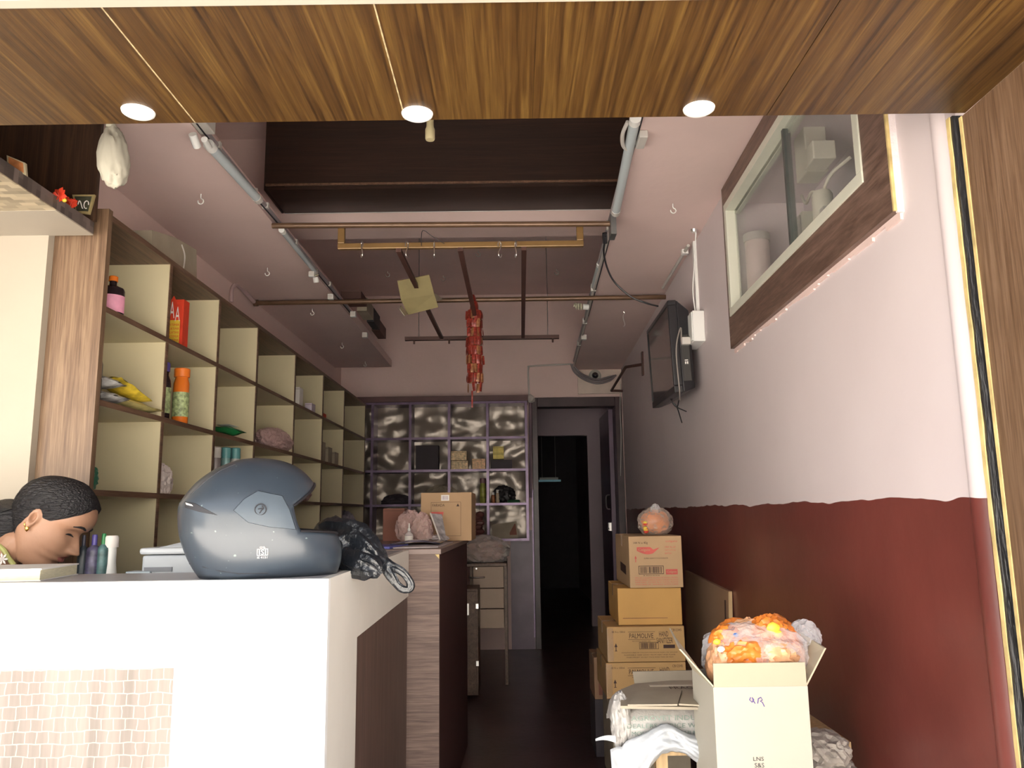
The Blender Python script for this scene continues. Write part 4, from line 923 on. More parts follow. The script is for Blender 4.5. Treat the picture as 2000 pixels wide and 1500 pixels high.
filmbag('plastic_bag', 'pale lilac crumpled bag on the third row at the far end of the cube shelves', (XF-.06, 6.15, ZB[4]+.10), (.07,.14,.10), clear('lilac_film', (.45,.42,.5), .5, .3, .6), None, 15, ZB[4], .3)
# dark red string of packets and bag on the desk
t = thing('packet_string', 'dark red packet string hanging in front of the lowest back shelf', 'packets', (at(935,1045,y=6.68).x, 6.68, .9))
put('string', MB().tube([at(936,1000,y=6.68), (at(936,1000,y=6.68).x, 6.715, cz[3])], .002), ink, t)
q = at(936, 1000, y=6.68)
for k in range(8): put('packet', MB().ico(q+Vector((.006*(-1)**k,0,-.035*k-.02)), (.035,.018,.024), .15, 4, k, 2), M('maroon_pack', (.16,.05,.045), .4, var=.3) if k == 0 else bpy.data.materials['maroon_pack'], t)

# ================================================================ DESK WITH DRAWERS
YD = 5.6
x0, x1 = -.50, at(985, 1150, y=YD).x
zt, z1, z2, z3 = at(950,1106,y=YD).z, at(950,1149,y=YD).z, at(950,1189,y=YD).z, at(950,1228,y=YD).z
dk = thing('desk', 'cream desk with three drawers and a dark top below the back shelf', 'desk', ((x0+x1)/2, YD+.3, 0))
drm = M('desk_cream', (.42,.31,.23), .5, var=.06)
put('desk_top', MB().box(x0-.03, x1+.02, YD-.03, YD+.55, zt, zt+.022), shelf_wood, dk, bevel=.003)
for k, (a, b) in enumerate([(z1,zt),(z2,z1),(z3,z2)]):
    dw = put('drawer', MB().box(x0+.22, x1-.003, YD, YD+.45, a+.002, b-.003), drm, dk, bevel=.003)
    if k == 0: put('handle', MB().tube(smooth_path([(-.30,YD-.001,(a+b)/2),(-.28,YD-.02,(a+b)/2),(-.22,YD-.02,(a+b)/2),(-.20,YD-.001,(a+b)/2)],3), .006), steel, dw, smooth=True); put('keyhole', MB().box(-.26,-.25,YD-.003,YD,b-.02,b-.01), steel, dw)
put('side_panel', MB().box(x1, x1+.02, YD, YD+.52, 0, zt), shelf_wood, dk); put('side_panel', MB().box(x0, x0+.02, YD, YD+.52, 0, zt), shelf_wood, dk)
put('inner_panel', MB().box(x0+.20, x0+.216, YD+.01, YD+.5, 0, zt), shelf_wood, dk)
cbx0, cbx1 = -.44, at(934, 1200, y=5.2).x
cbn = thing('small_cupboard', 'narrow brown cupboard in front of the cream desk', 'cupboard', (-.33, 5.3, 0))
zc_ = at(925,1150,y=5.2).z
put('body', MB().box(cbx0, cbx1, 5.20, 5.5, 0.02, zc_), shelf_wood, cbn, bevel=.003); put('door_front', MB().box(cbx0+.01, cbx1-.012, 5.188, 5.2, .04, zc_-.015), shelf_wood, cbn, bevel=.002)
q = at(914,1190,y=5.18); put('handle', MB().box(q.x-.006, q.x+.006, 5.17, 5.188, q.z-.035, q.z+.035), steel, cbn)
for z in (.2, .55): put('hinge', MB().box(cbx1-.014, cbx1+.002, 5.182, 5.19, z, z+.03), steel, cbn)
zz = zt+.022
filmbag('plastic_bag', 'white bag with orange-pink snacks lying on the cream desk', (at(945,1085,y=5.65).x, 5.72, zz+.075), (.16,.11,.10), clear('milky_film', (.62,.58,.56), .45, .3, .6), M('pink_snacks', (.60,.28,.18), .6, var=.3, vs=30), 21, zz, .22)
put('print', MB(), paper) if False else None
t = thing('white_jar', 'small white plastic container on the desk beside the snack bag', 'jar', (at(980,1070,y=5.75).x, 5.8, zz)); q = Vector(t.location)
put('body', MB().lathe([(.035,0),(.037,.06),(.035,.07)], q, 16), dull_white, t, smooth=True); put('lid', MB().lathe([(.039,.07),(.039,.09),(.037,.092)], q, 16), white_pl, t, smooth=True)

# ================================================================ FRONT COUNTER
ZT = 1.02; CY = 1.68; CXr = -.384; CY2 = 2.965
ct = thing('shop_counter', 'white laminate L-shaped counter at the lower left of the shop front', 'counter', (-1.0, 2.0, 0))
IX = at(340, 1305, y=CY).x; IZ = at(340, 1304, y=CY).z
mb = MB(); mb.box(-2.38, CXr, CY, CY+.02, IZ, ZT); mb.box(IX, CXr, CY, CY+.02, -.0, IZ); put('white_front', mb, white_lam, ct)
put('inset_panel', MB().box(-2.38, IX, CY+.004, CY+.02, 0, IZ), inset_m, ct)
mb = MB(); mb.box(CXr-.02, CXr, CY+.02, CY2, .855, ZT); mb.box(CXr-.02, CXr, CY+.02, 2.0, 0, .855); put('white_side', mb, M('white_laminate_dim_side', (.80,.77,.71), .4, var=.03), ct)  # same white laminate as the front; dimmer side light put into its colour
put('side_inset_panel', MB().box(CXr-.02, CXr-.004, 2.0, CY2, 0, .855), counter_side, ct)
top_m = M('counter_top_laminate', (.40,.38,.40), .38, var=.10, vs=7, vscale=(.5,5,1))
put('ledge', MB().box(-2.38, CXr-.02, CY+.02, 1.93, ZT-.03, ZT-.0005), top_m, ct)
put('side_ledge', MB().box(-.66, CXr-.02, 1.93, CY2, ZT-.03, ZT-.0005), top_m, ct)
mb = MB(); mb.box(-2.38, -.66, 1.93, 2.20, .765, .79); mb.box(-2.38, -.68, 1.92, 1.935, .0, ZT-.03); put('inner_desk', mb, cab_wood, ct)
put('inner_side', MB().box(-.66, -.645, 1.94, CY2, 0, ZT-.03), cab_wood, ct); put('end_panel', MB().box(-.66, CXr-.02, CY2-.02, CY2, 0, ZT-.03), cab_wood, ct)

c2 = thing('rear_counter', 'brown laminate counter standing behind the white counter', 'counter', (-.5, 3.6, 0))
put('front_panel', MB().box(-.95, -.277, 3.03, 3.05, 0, ZT-.02), counter_wood, c2)
put('side_panel', MB().hexa([(-.297,3.05,0),(-.277,3.05,0),(-.24,4.2,0),(-.26,4.2,0),(-.297,3.05,ZT-.02),(-.277,3.05,ZT-.02),(-.24,4.2,ZT-.02),(-.26,4.2,ZT-.02)]), M('maroon_brown_side', (.075,.035,.032), .45, var=.15), c2)
put('counter_top', MB().hexa([(-.95,3.02,ZT-.02),(-.27,3.02,ZT-.02),(-.232,4.22,ZT-.02),(-.95,4.22,ZT-.02),(-.95,3.02,ZT),(-.27,3.02,ZT),(-.232,4.22,ZT),(-.95,4.22,ZT)]), M('rear_top', (.26,.19,.17), .4, var=.1), c2, bevel=.002)
put('back_panel', MB().box(-.95, -.27, 4.15, 4.18, 0, ZT-.02), counter_side, c2); put('left_panel', MB().box(-.95,-.93,3.05,4.15,0,ZT-.02), counter_side, c2)
put('chipped_edge', MB().poly([at(847,1080,y=3.028), at(858,1079,y=3.028), at(858,1092,y=3.028)]), yellow_ply, c2)

# ================================================================ HELMET
hc = at(490, 1120, y=1.80); HC = Vector((hc.x, 1.80, ZT)); HS = 1/ (F/1.80*.985)
def lerp_t(tb, t):
    if t <= tb[0][0]: return tb[0][1]
    for (a, va), (b, vb) in zip(tb[:-1], tb[1:]):
        if t <= b: k = (t-a)/(b-a); return va+(vb-va)*k
    return tb[-1][1]
def cub(tb, t):
    n = len(tb)
    for i in range(n-1):
        if t <= tb[i+1][0] or i == n-2:
            a, va = tb[i]; b, vb = tb[i+1]; k = max(0, min(1, (t-a)/(b-a)))
            m0 = (vb-tb[max(i-1,0)][1])/(b-tb[max(i-1,0)][0]) if i else (vb-va)/(b-a)
            m1 = (tb[min(i+2,n-1)][1]-va)/(tb[min(i+2,n-1)][0]-a) if i < n-2 else (vb-va)/(b-a)
            h = b-a; k2, k3 = k*k, k*k*k
            return (2*k3-3*k2+1)*va+(k3-2*k2+k)*h*m0+(-2*k3+3*k2)*vb+(k3-k2)*h*m1
# crown runs as an arc: parameter s 0..1 (base to crown), z rises with s
XFp = [(0,.188),(.03,.197),(.06,.196),(.092,.184),(.12,.165),(.16,.148),(.20,.133),(.222,.116),(.24,.094),(.252,.068),(.2585,.040),(.262,.002)]
XBp = [(0,.108),(.02,.122),(.05,.138),(.09,.152),(.125,.157),(.155,.157),(.165,.153),(.185,.140),(.21,.119),(.235,.086),(.25,.055),(.258,.030),(.262,.0)]
WDp = [(0,.098),(.03,.114),(.08,.124),(.13,.124),(.17,.114),(.20,.099),(.225,.081),(.245,.057),(.256,.034),(.262,.002)]
def hsurf(phi, z, off=0):
    c, s_ = math.cos(phi), math.sin(phi); w = cub(WDp, z); xa = cub(XFp, z) if c >= 0 else cub(XBp, z)
    e = .86
    x = (abs(c)**e)*(1 if c >= 0 else -1)*(xa+off); y = (abs(s_)**e)*(1 if s_ >= 0 else -1)*(w+off)
    return Vector((x, y, z))
PHP = math.radians(60)
def zbrow(phi): a = min(abs(phi), PHP)/PHP; return .203-.052*a**1.6
def zchin(phi): a = min(abs(phi), PHP)/PHP; return .088+.010*a
_hy = math.radians(17.5)
HT = lambda p: HC + Vector((p[0]*math.cos(_hy)-p[1]*math.sin(_hy), p[0]*math.sin(_hy)+p[1]*math.cos(_hy), p[2]))
mb = MB(T=HT); NPH = 96; rows = []
def frac_rows():
    R = []
    for k in range(11): R.append(('a', k/10))
    for k in range(1, 9): R.append(('b', k/8))
    for k in range(1, 19): R.append(('c', k/18))
    return R
FR = frac_rows(); idx = []
for kind_, t in FR:
    row = []
    for i in range(NPH):
        phi = -PI + 2*PI*i/NPH
        zc_h, zb_h = zchin(phi), zbrow(phi)
        if kind_ == 'a': z = zc_h*t
        elif kind_ == 'b': z = zc_h+(zb_h-zc_h)*t
        else: z = zb_h+(.2618-zb_h)*math.sin(t*PI/2)
        row.append(mb.p(hsurf(phi, z)))
    idx.append(row)
for r in range(len(FR)-1):
    for i in range(NPH):
        phm = -PI+2*PI*(i+.5)/NPH
        if FR[r+1][0] == 'b' and abs(phm) < PHP: continue
        k = (i+1)%NPH; mb.face([idx[r][i], idx[r][k], idx[r+1][k], idx[r+1][i]])
mb.face(idx[-1])
he = thing('motorcycle_helmet', 'slate grey full-face helmet resting on the white counter', 'helmet', tuple(HC))
sh_o = put('shell', mb, [helmet_m, black_pl], he, smooth=True, angle=60)
sdm = sh_o.modifiers.new('solid', 'SOLIDIFY'); sdm.thickness = .012; sdm.offset = -1; sdm.material_offset = 1; sdm.material_offset_rim = 1
def hpt(px, py, off=.0):   # point on the street-facing side of the shell, local x and height measured in the picture
    x = (px-490)*HS; z = (1119-py)*HS*1.02; z = max(.002, min(.258, z))
    xa = cub(XFp, z) if x >= 0 else cub(XBp, z); w = cub(WDp, z)
    k = min(.999, abs(x)/xa); cphi = k**(1/.86); s_ = math.sqrt(max(0, 1-cphi*cphi))
    return Vector((x, -(s_**.86)*w-off, z))
def side_patch(name, pts, off, mat, drop=.012, parent=he):
    n = len(pts); cxp = sum(p[0] for p in pts)/n; cyp = sum(p[1] for p in pts)/n
    mb = MB(T=HT); rings = []
    for t in (1, .97, .75, .5, .25):
        ring = []
        for i in range(n):
            for j in range(6):
                a, b = pts[i], pts[(i+1)%n]; s_ = j/6
                px = a[0]+(b[0]-a[0])*s_; py = a[1]+(b[1]-a[1])*s_
                ring.append(hpt(cxp+(px-cxp)*t, cyp+(py-cyp)*t, off if t < 1 else off*.3))
        rings.append(ring)
    skirt = [p+Vector((0,drop,0)) for p in rings[0]]
    I = [[mb.p(p) for p in r] for r in [skirt]+rings]; m_ = len(I[0])
    for r in range(len(I)-1):
        for i in range(m_): mb.face([I[r][i], I[r][(i+1)%m_], I[r+1][(i+1)%m_], I[r+1][i]])
    mb.face(I[-1]); return put(name, mb, mat, parent, smooth=True, angle=35)
pl_ = M('pivot_cover_plastic', (.060,.078,.098), .35, var=.05)
plate = side_patch('pivot_cover', [(457,1001),(474,981),(497,967),(540,976),(554,1001),(566,1036),(520,1031),(482,1022)], .0045, pl_)
ce = hpt(503, 1000, .0055)
ring = [HT(ce+Vector((.0115*math.cos(a), 0, .0115*math.sin(a)))) for a in [k/20*2*PI for k in range(20)]]
put('emblem', MB().tube(ring, .0012, 6, closed=True).tube([HT(ce+Vector((.004*math.sin(k*.6)+(-.002 if k < 3 else .002), -.0005, -.008+.0032*k))) for k in range(6)], .0014, 6).tube([HT(ce+Vector((-.005,-.0005,.001))), HT(ce+Vector((.006,-.0005,.003)))], .001, 6), ink_black, plate)
side_patch('rear_vent', [(372,984),(392,988),(431,1009),(400,1003),(374,995)], .002, ink_black)
side_patch('vent_glint', [(374,986),(386,990),(389,993),(376,990)], .0035, white_pl)
put('seam', MB().tube([HT(hpt(*q, .0004)) for q in [(384,1093),(410,1097),(440,1104),(470,1109),(520,1110)]], .0012, 6), ink_black, he)
put('seam', MB().tube([HT(hpt(*q, .0004)) for q in [(363,985),(385,970),(405,950),(430,930),(455,918)]], .0012, 6), ink_black, he)
put('brow_rim', MB().tube([HT(hsurf(-PHP+2*PHP*k/30, zbrow(-PHP+2*PHP*k/30), .0005)) for k in range(31)], .003, 8), black_pl, he, smooth=True)
put('chin_rim', MB().tube([HT(hsurf(-PHP+2*PHP*k/30, zchin(-PHP+2*PHP*k/30), .0005)) for k in range(31)], .0028, 8), black_pl, he, smooth=True)
q = hpt(509, 1074, .0012)
d = Decal(T=frame(HT(q+Vector((-.011,-.0015,-.012))), (math.cos(_hy),math.sin(_hy),0), (0,-.02,1), (math.sin(_hy),-math.cos(_hy),0)))
d.outline(.0, .006, .022, .020, .0012).text('ISI', .004, .008, .014, .010).text('IS 4151', .001, .0, .02, .0042).text('CML', .005, .0215, .012, .003)
put('standard_mark', d, paper, he)

# ================================================================ BLACK CARRIER BAG
bg = thing('black_carrier_bag', 'crumpled black plastic carrier bag beside the helmet hanging over the counter edge', 'plastic bag', (-.45, 2.0, ZT))
YBg = 2.0
def ridged_tube(path, rads, seed, seg=40, flat=1, amp=.16):
    path = smooth_path(path, 8); n = len(path); mb = MB()
    def rad(t):
        k = t*(len(rads)-1); i = min(int(k), len(rads)-2); f_ = k-i; return rads[i]*(1-f_)+rads[i+1]*f_
    rings = []
    for i, p_ in enumerate(path):
        t = i/(n-1); tg = (path[min(i+1,n-1)]-path[max(i-1,0)]).normalized()
        a = tg.cross(Vector((0,1,0))).normalized(); b = tg.cross(a)
        r = rad(t); ring = []
        for k in range(seg):
            an = 2*PI*k/seg
            nn_ = noise.noise(Vector((math.cos(an)*2.6+seed, math.sin(an)*2.6, t*1.6)))
            n3 = noise.noise(Vector((math.cos(an)*6+seed, math.sin(an)*6, t*5)))
            rr = r*(1+amp*(1-3*abs(nn_))+amp*.7*n3)
            q = p_+a*rr*math.cos(an)+b*rr*flat*math.sin(an)
            if q.x < CXr and q.z < ZT+.001: q.z = ZT+.001
            ring.append(mb.p(q))
        rings.append(ring)
    for i in range(n-1):
        for k in range(seg): mb.face([rings[i][k], rings[i][(k+1)%seg], rings[i+1][(k+1)%seg], rings[i+1][k]])
    mb.face(rings[0][::-1]); mb.face(rings[-1]); return mb
put('bag_body', ridged_tube([at(616,1062,y=YBg+.02), at(645,1060,y=YBg), at(690,1068,y=YBg-.02), at(722,1086,y=YBg-.05), at(748,1108,y=YBg-.06)], [.03,.060,.058,.040,.020], 1.3, 48, .75), bag_black, bg, smooth=True, angle=50)
put('bag_fold', ridged_tube([at(668,1085,y=YBg-.06), at(700,1102,y=YBg-.08), at(728,1112,y=YBg-.09), at(742,1124,y=YBg-.09)], [.022,.03,.026,.008], 4.1, 32, .6, .2), bag_black, bg, smooth=True, angle=50)
put('handle_loop', ridged_tube([at(742,1098,y=YBg-.05), at(760,1107,y=YBg-.06), at(776,1112,y=YBg-.07), at(790,1122,y=YBg-.07), at(801,1138,y=YBg-.07), at(800,1150,y=YBg-.07), at(788,1151,y=YBg-.07), at(776,1143,y=YBg-.07), at(766,1128,y=YBg-.07), at(757,1112,y=YBg-.065)], [.020,.016,.010,.009,.008,.009,.007,.008,.008,.011,.012], 7.7, 24, .6, .2), bag_black, bg, smooth=True, angle=50)

# ================================================================ THINGS ON THE COUNTERS
# printer on the inner desk
pr = thing('printer', 'grey flat printer on the inner desk behind the helmet', 'printer', (-.93, 2.04, .79))
xa, xb = at(272,1090,y=1.96).x, at(420,1090,y=1.96).x
zt_ = at(320,1070,y=1.96).z; zl = at(320,1083,y=1.96).z
put('body', MB().box(xa+.004, xb, 1.965, 2.18, .79, zl-.002), grey_pr, pr, bevel=.006)
put('scanner_lid', MB().box(xa-.002, xb+.004, 1.96, 2.185, zl, zt_), M('printer_lid', (.46,.49,.52), .4, var=.03), pr, bevel=.006)
put('lid_slope', MB().hexa([(xa+.04,1.97,zt_),(xb,1.97,zt_),(xb,2.18,zt_),(xa+.04,2.18,zt_),(xa+.09,1.985,zt_+.012),(xb,1.985,zt_+.016),(xb,2.17,zt_+.016),(xa+.09,2.17,zt_+.012)]), grey_pr, pr)
put('output_slot', MB().box(xa+.012, xa+.08, 1.962, 1.966, at(300,1117,y=1.96).z, at(300,1108,y=1.96).z), M('slot_grey', (.16,.17,.19), .5), pr)
put('paper_tray', MB().box(xa-.03, xa+.03, 1.955, 2.0, .79, at(260,1116,y=1.96).z), M('tray_blue_grey', (.36,.42,.46), .4), pr, bevel=.003)
# bottles behind the counter
for px, body, cap, lb, h0 in [(160,M('dark_pot',(.03,.04,.05),.4),M('dark_cap',(.05,.05,.08),.4),'dark capped bottle nearest the woman on the inner desk',1045),(181,M('navy_label',(.10,.09,.16),.4,var=.6,vs=50),violet_c,'violet-capped bottle behind the counter',1044),(199,M('teal_label',(.10,.20,.20),.4,var=.5,vs=50),green_c,'green-capped bottle behind the counter',1042)]:
    c = at(px, 1110, y=2.15); zb_ = at(px, h0, y=2.15).z
    bottle('marker_bottle', lb, (c.x, 2.15, .791), zb_-.791, .0135 if px < 170 else (.019 if px < 190 else .014), body, cap, None, .11, .30, sh=.86)
c = at(214, 1110, y=2.165); bottle('white_bottle', 'white plastic bottle with a white cap beside the green-capped one', (c.x, 2.165, .791), at(214,1046,y=2.165).z-.791, .020, white_pl, paper, None, .1, .75)
# book stack at left on the ledge
bk_ = thing('ledger', 'thick cream-edged ledger lying at the left end of the counter', 'book', (-1.3, 1.78, ZT))
xr = at(80, 1112, y=1.74).x
T_ = rotz((xr-.16, 1.80, ZT), math.radians(6)); put('pages', MB(T=T_).box(-.16, .158, -.09, .09, .002, .023), M('page_edges', (.66,.60,.42), .7, var=.12, vs=60, vscale=(1,1,8)), bk_)
put('cover', MB(T=T_).box(-.162, .161, -.092, .092, .023, .026).box(-.162,.161,-.092,.092,0,.002), paper, bk_)
# things on the rear counter
pc = thing('printed_carton', 'brown printed carton with a pale label on the rear counter', 'carton', (-.5, 3.95, ZT))
xa, xb = at(822,1000,y=3.82).x, at(921,1000,y=3.82).x; za, zb = ZT+.002, at(870,962,y=3.82).z
put('body', MB().hexa([(xa,3.82,za),(xb,3.82,za),(xb+.006,4.12,za),(xa,4.12,za),(xa,3.82,zb),(xb,3.82,zb),(xb+.006,4.12,zb),(xa,4.12,zb)]), M('carton_tan', (.42,.27,.15), .75, var=.06), pc, bevel=.002)
d = Decal(T=front(xa, 3.82, za)); w, h = xb-xa, zb-za
d.outline(.20*w, .10*h, .79*w, .80*h, .0012).text('FARADA', .23*w, .71*h, .24*w, .055*h); d.poly([(.70*w,.71*h,0),(.76*w,.71*h,0),(.73*w,.77*h,0)]); put('print', d, ink, pc)
d = Decal(T=front(xa, 3.82, za, .002)); d.rect(.40*w, .83*h, .56*w, .95*h); put('pale_label', d, paper, pc)
d = Decal(T=front(xa, 3.82, za, .0026)); d.bars(.42*w, .85*h, .54*w, .93*h, 8); put('label_print', d, M('lilac_ink', (.45,.35,.45), .6), pc)
d = Decal(T=front(xa, 3.82, za)); d.poly([(.2*w,.6*h,0),(.2*w,.5*h,0),(.38*w,.38*h,0),(.44*w,.55*h,0),(.45*w,.6*h,0)]); put('red_print', d, ink_red, pc)
def sheet(label, name, pts, z, mat, th=.002, cat='paper'):
    t = thing(name, label, cat, (sum(p[0] for p in pts)/len(pts), sum(p[1] for p in pts)/len(pts), z))
    put('sheet', MB().prism(pts, z, z+th), mat, t); return t
def ctp(px, py, z=None): q = at(px, py, z=z or ZT+.002); return (q.x, min(q.y, 4.19))
sheet('bright violet-blue folder lying near the corner of the rear counter', 'blue_folder', [(-.62,3.06),(-.47,3.06),(-.43,3.30),(-.60,3.32)], ZT+.001, M('blue_folder', (.10,.11,.45), .4), .008, 'folder')
sheet('white newspaper under the dark magazine on the rear counter', 'newspaper', [(-.46,3.08),(-.29,3.12),(-.27,3.62),(-.45,3.68)], ZT+.001, M('newsprint', (.52,.46,.47), .7, var=.2, vs=30), .004, 'paper')
t = thing('magazine', 'dark glossy magazine lying bent on the rear counter', 'magazine', (-.4, 3.4, ZT+.006))
put('cover', MB().grid(12, 6, lambda u, v: (-.50+.20*u, 3.25+.3*v+.02*u, ZT+.010+.012*math.sin(PI*u)*(1-v*.3)+.003*noise.noise(Vector((u*5,v*5,1))))), M('magazine_cover', (.07,.06,.10), .25, var=.7, vs=25), t, smooth=True, solid=.004)
put('print_row', MB().box(-.42,-.34,3.262,3.264,ZT+.026,ZT+.0265), paper, t)
# purse-like standing leaflet, sanitizer, pink bags, red box
t = thing('leaflet_stand', 'leaning printed leaflet in front of the carton on the rear counter', 'leaflet', (-.36, 3.7, ZT))
A_, B_, C_, D_ = at(841,1003,y=3.72), at(863,1005,y=3.76), at(872,1047,y=3.62), at(860,1049,y=3.58)
for q in (C_, D_): q.z = ZT+.012
put('card', MB().poly([A_,B_,C_,D_]), M('leaflet_paper', (.42,.40,.42), .5, var=.5, vs=40), t, solid=.003); put('white_edge', MB().tube([A_, D_], .004, 6), paper, t)
c = at(799, 1043, y=3.62); c.z = ZT
t = thing('pump_bottle', 'small clear pump bottle with a white label on the rear counter', 'bottle', tuple(c))
put('body', MB().lathe([(.018,0),(.019,.004),(.019,.040),(.008,.050),(.007,.056)], c, 20), clear('clear_bottle', (.8,.75,.75), .4, .1), t, smooth=True)
put('label_wrap', MB().lathe([(.0196,.004),(.0196,.034)], c, 20), paper, t, smooth=True); put('pump', MB().lathe([(.007,.056),(.007,.066),(.003,.067),(.0025,.09)], c, 12), white_pl, t, smooth=True)
filmbag('plastic_bag', 'pinkish knotted plastic bag standing left of the printed carton', (at(800,1020,y=3.8).x, 3.83, ZT+.065), (.062,.05,.075), bag_pinkish, M('pinkish_fill', (.50,.30,.24), .6, var=.2), 31, ZT+.001, .25, freq=1.8)
filmbag('plastic_bag', 'smaller pinkish plastic bag close against the printed carton', (at(824,1020,y=3.72).x, 3.73, ZT+.05), (.045,.045,.075), bag_pinkish, M('brown_fill', (.35,.24,.15), .6, var=.2), 32, ZT+.001, .28)
smallbox('red_box', 'dark red box behind the pinkish bags on the rear counter', at(748,1020,y=4.0).x, at(790,1020,y=4.0).x, 4.0, 4.14, ZT, at(770,993,y=4.0).z, card_red)
filmbag('crumpled_paper', 'small crumpled white paper before the printed carton', (at(838,1046,y=3.45).x, 3.75, ZT+.016), (.05,.03,.014), M('crumple_paper', (.60,.54,.56), .6, var=.2), None, 33, ZT+.001, .4)

# ================================================================ WOMAN BEHIND THE COUNTER
head_c = at(104, 1022, y=2.09)
pe = thing('person', 'woman with tied black hair bending over the desk behind the white counter', 'person', (-1.62, 2.12, 0))
HFp = [(0,.040),(.010,.066),(.022,.077),(.034,.074),(.042,.070),(.050,.078),(.060,.076),(.070,.080),(.082,.076),(.095,.075),(.112,.072),(.126,.070),(.140,.079),(.158,.083),(.178,.078),(.198,.062),(.212,.042),(.222,.018),(.226,.001)]
HBp = [(0,.010),(.02,.022),(.045,.052),(.07,.078),(.10,.098),(.14,.106),(.17,.098),(.195,.078),(.212,.050),(.222,.022),(.226,.001)]
HWp = [(0,.026),(.012,.038),(.03,.050),(.05,.057),(.08,.064),(.11,.068),(.14,.072),(.17,.068),(.195,.054),(.212,.036),(.222,.017),(.226,.001)]
def G(x, s): return math.exp(-(x/s)**2)
def hd(phi, z, off=0):
    c, s_ = math.cos(phi), math.sin(phi)
    xa = cub(HFp, z) if c >= 0 else cub(HBp, z); w = cub(HWp, z)
    e = .84 if c > 0 else .95
    x = (abs(c)**e)*(1 if c >= 0 else -1)*(xa+off); y = (abs(s_)**.95)*(1 if s_ >= 0 else -1)*(w+off)
    if c > 0:
        nw = .0085+.006*max(0, 1-(z-.080)/.02) if z > .078 else .013
        zt_n = .086; prof = G(z-zt_n, .010) if z < zt_n else max(0, 1-(z-zt_n)/.045)**1.15
        x += .030*prof*G(y, nw+.002)
        x += .007*G(z-.084, .008)*(G(y-.013,.007)+G(y+.013,.007))
        x -= .011*G(z-.124,.013)*(G(y-.031,.014)+G(y+.031,.014))
        x += .0065*G(z-.122,.008)*(G(y-.031,.012)+G(y+.031,.012))
        x += .004*G(z-.141,.006)*(G(y-.032,.018)+G(y+.032,.018))
        x += .0055*G(z-.051,.0055)*G(y,.017) + .0055*G(z-.064,.005)*G(y,.019) - .0045*G(z-.0575,.0022)*G(y,.022)
        x += .004*G(z-.092,.02)*(G(y-.042,.018)+G(y+.042,.018)) - .003*G(z-.045,.004)*G(y,.02)
    return Vector((x, y, z-.113))
Rh = Matrix.Rotation(math.radians(6), 3, 'Z') @ Matrix.Rotation(math.radians(35), 3, 'Y') @ Matrix.Rotation(math.radians(-4), 3, 'X')
HSc = 1.02
HH = lambda p: head_c + Rh @ (Vector(p)*HSc)
mb = MB(T=HH); mb.grid(120, 110, lambda u, v: hd(-PI+2*PI*u, .226*(.5-.5*math.cos(PI*v))), wrap=True)
mb.face(list(range(120))[::-1]); mb.face(list(range(len(mb.v)-120, len(mb.v))))
# ears
def ear(sg):
    e0 = hd(sg*math.radians(97), .105)
    mbe = MB(T=HH)
    def fn(u, v):
        a = 2*PI*u; r = .006+.013*v
        sx_, sz = (.62+.1*math.sin(a))*1.0, 1.25-.25*(math.sin(a) < 0)
        ridge = .006*math.sin(PI*min(1, v*1.15))**2
        return (e0.x-.006+r*sx_*math.cos(a)-.004*math.sin(a)*v, e0.y+sg*(.004+.010*v*(.6-.4*math.cos(a))+ridge), e0.z+.004+r*sz*math.sin(a)*1.25)
    mbe.grid(28, 8, fn, wrap=True)
    n0 = len(mbe.v)
    mbe.grid(28, 3, lambda u, v: (e0.x-.006+(.019-.006*v)*(.62+.1*math.sin(2*PI*u))*math.cos(2*PI*u), e0.y+sg*(.014*(1-v)*(.6-.4*math.cos(2*PI*u))+.003-.006*v), e0.z+.004+(.019-.006*v)*1.25*math.sin(2*PI*u)*1.1), wrap=True)
    return mbe
body_parts = [mb, ear(-1), ear(1)]
# torso, neck and arms from a skinned skeleton
def skin_obj(name, V_, E_, R_, sub=2):
    me = bpy.data.meshes.new(name); me.from_pydata([tuple(v) for v in V_], E_, []); me.update()
    o = bpy.data.objects.new(name, me); COL.objects.link(o)
    sk = o.modifiers.new('skin', 'SKIN'); sk.use_smooth_shade = True
    if not me.skin_vertices: me.skin_vertices.new() if hasattr(me.skin_vertices, 'new') else None
    bm = bmesh.new(); bm.from_mesh(me); lay = bm.verts.layers.skin.verify(); bm.verts.ensure_lookup_table()
    for i, r in enumerate(R_):
        bm.verts[i][lay].radius = (r, r) if not isinstance(r, tuple) else r; bm.verts[i][lay].use_root = (i == 0)
    bm.to_mesh(me); bm.free()
    sb_ = o.modifiers.new('sub', 'SUBSURF'); sb_.levels = sub; sb_.render_levels = sub
    dg = bpy.context.evaluated_depsgraph_get(); dg.update(); ev = bpy.data.meshes.new_from_object(o.evaluated_get(dg))
    out = MB(); out.v = [v.co.copy() for v in ev.vertices]; out.f = [tuple(p.vertices) for p in ev.polygons]; out.m = [0]*len(out.f)
    bpy.data.objects.remove(o); bpy.data.meshes.remove(me); bpy.data.meshes.remove(ev); return out
nb_ = HH((-.045, 0, -.05)); nb2 = HH((-.030, 0, -.085))
pel = Vector((-1.78, 2.09, .56)); wst = Vector((-1.72, 2.09, .68)); chs = Vector((-1.60, 2.09, .86)); nk = Vector((-1.46, 2.12, .965))
shL, shR = Vector((-1.50, 2.165, .93)), Vector((-1.50, 1.98, .92))
elR, wrR = Vector((-1.40, 1.975, .83)), Vector((-1.20, 1.99, .825)); elL, wrL = Vector((-1.35, 2.16, .83)), Vector((-1.17, 2.13, .825))
kneeR, kneeL = Vector((-1.42, 2.04, .57)), Vector((-1.42, 2.15, .57)); anR, anL = Vector((-1.46, 2.06, .09)), Vector((-1.46, 2.19, .09)); toR, toL = Vector((-1.32, 2.06, .045)), Vector((-1.32, 2.19, .045))
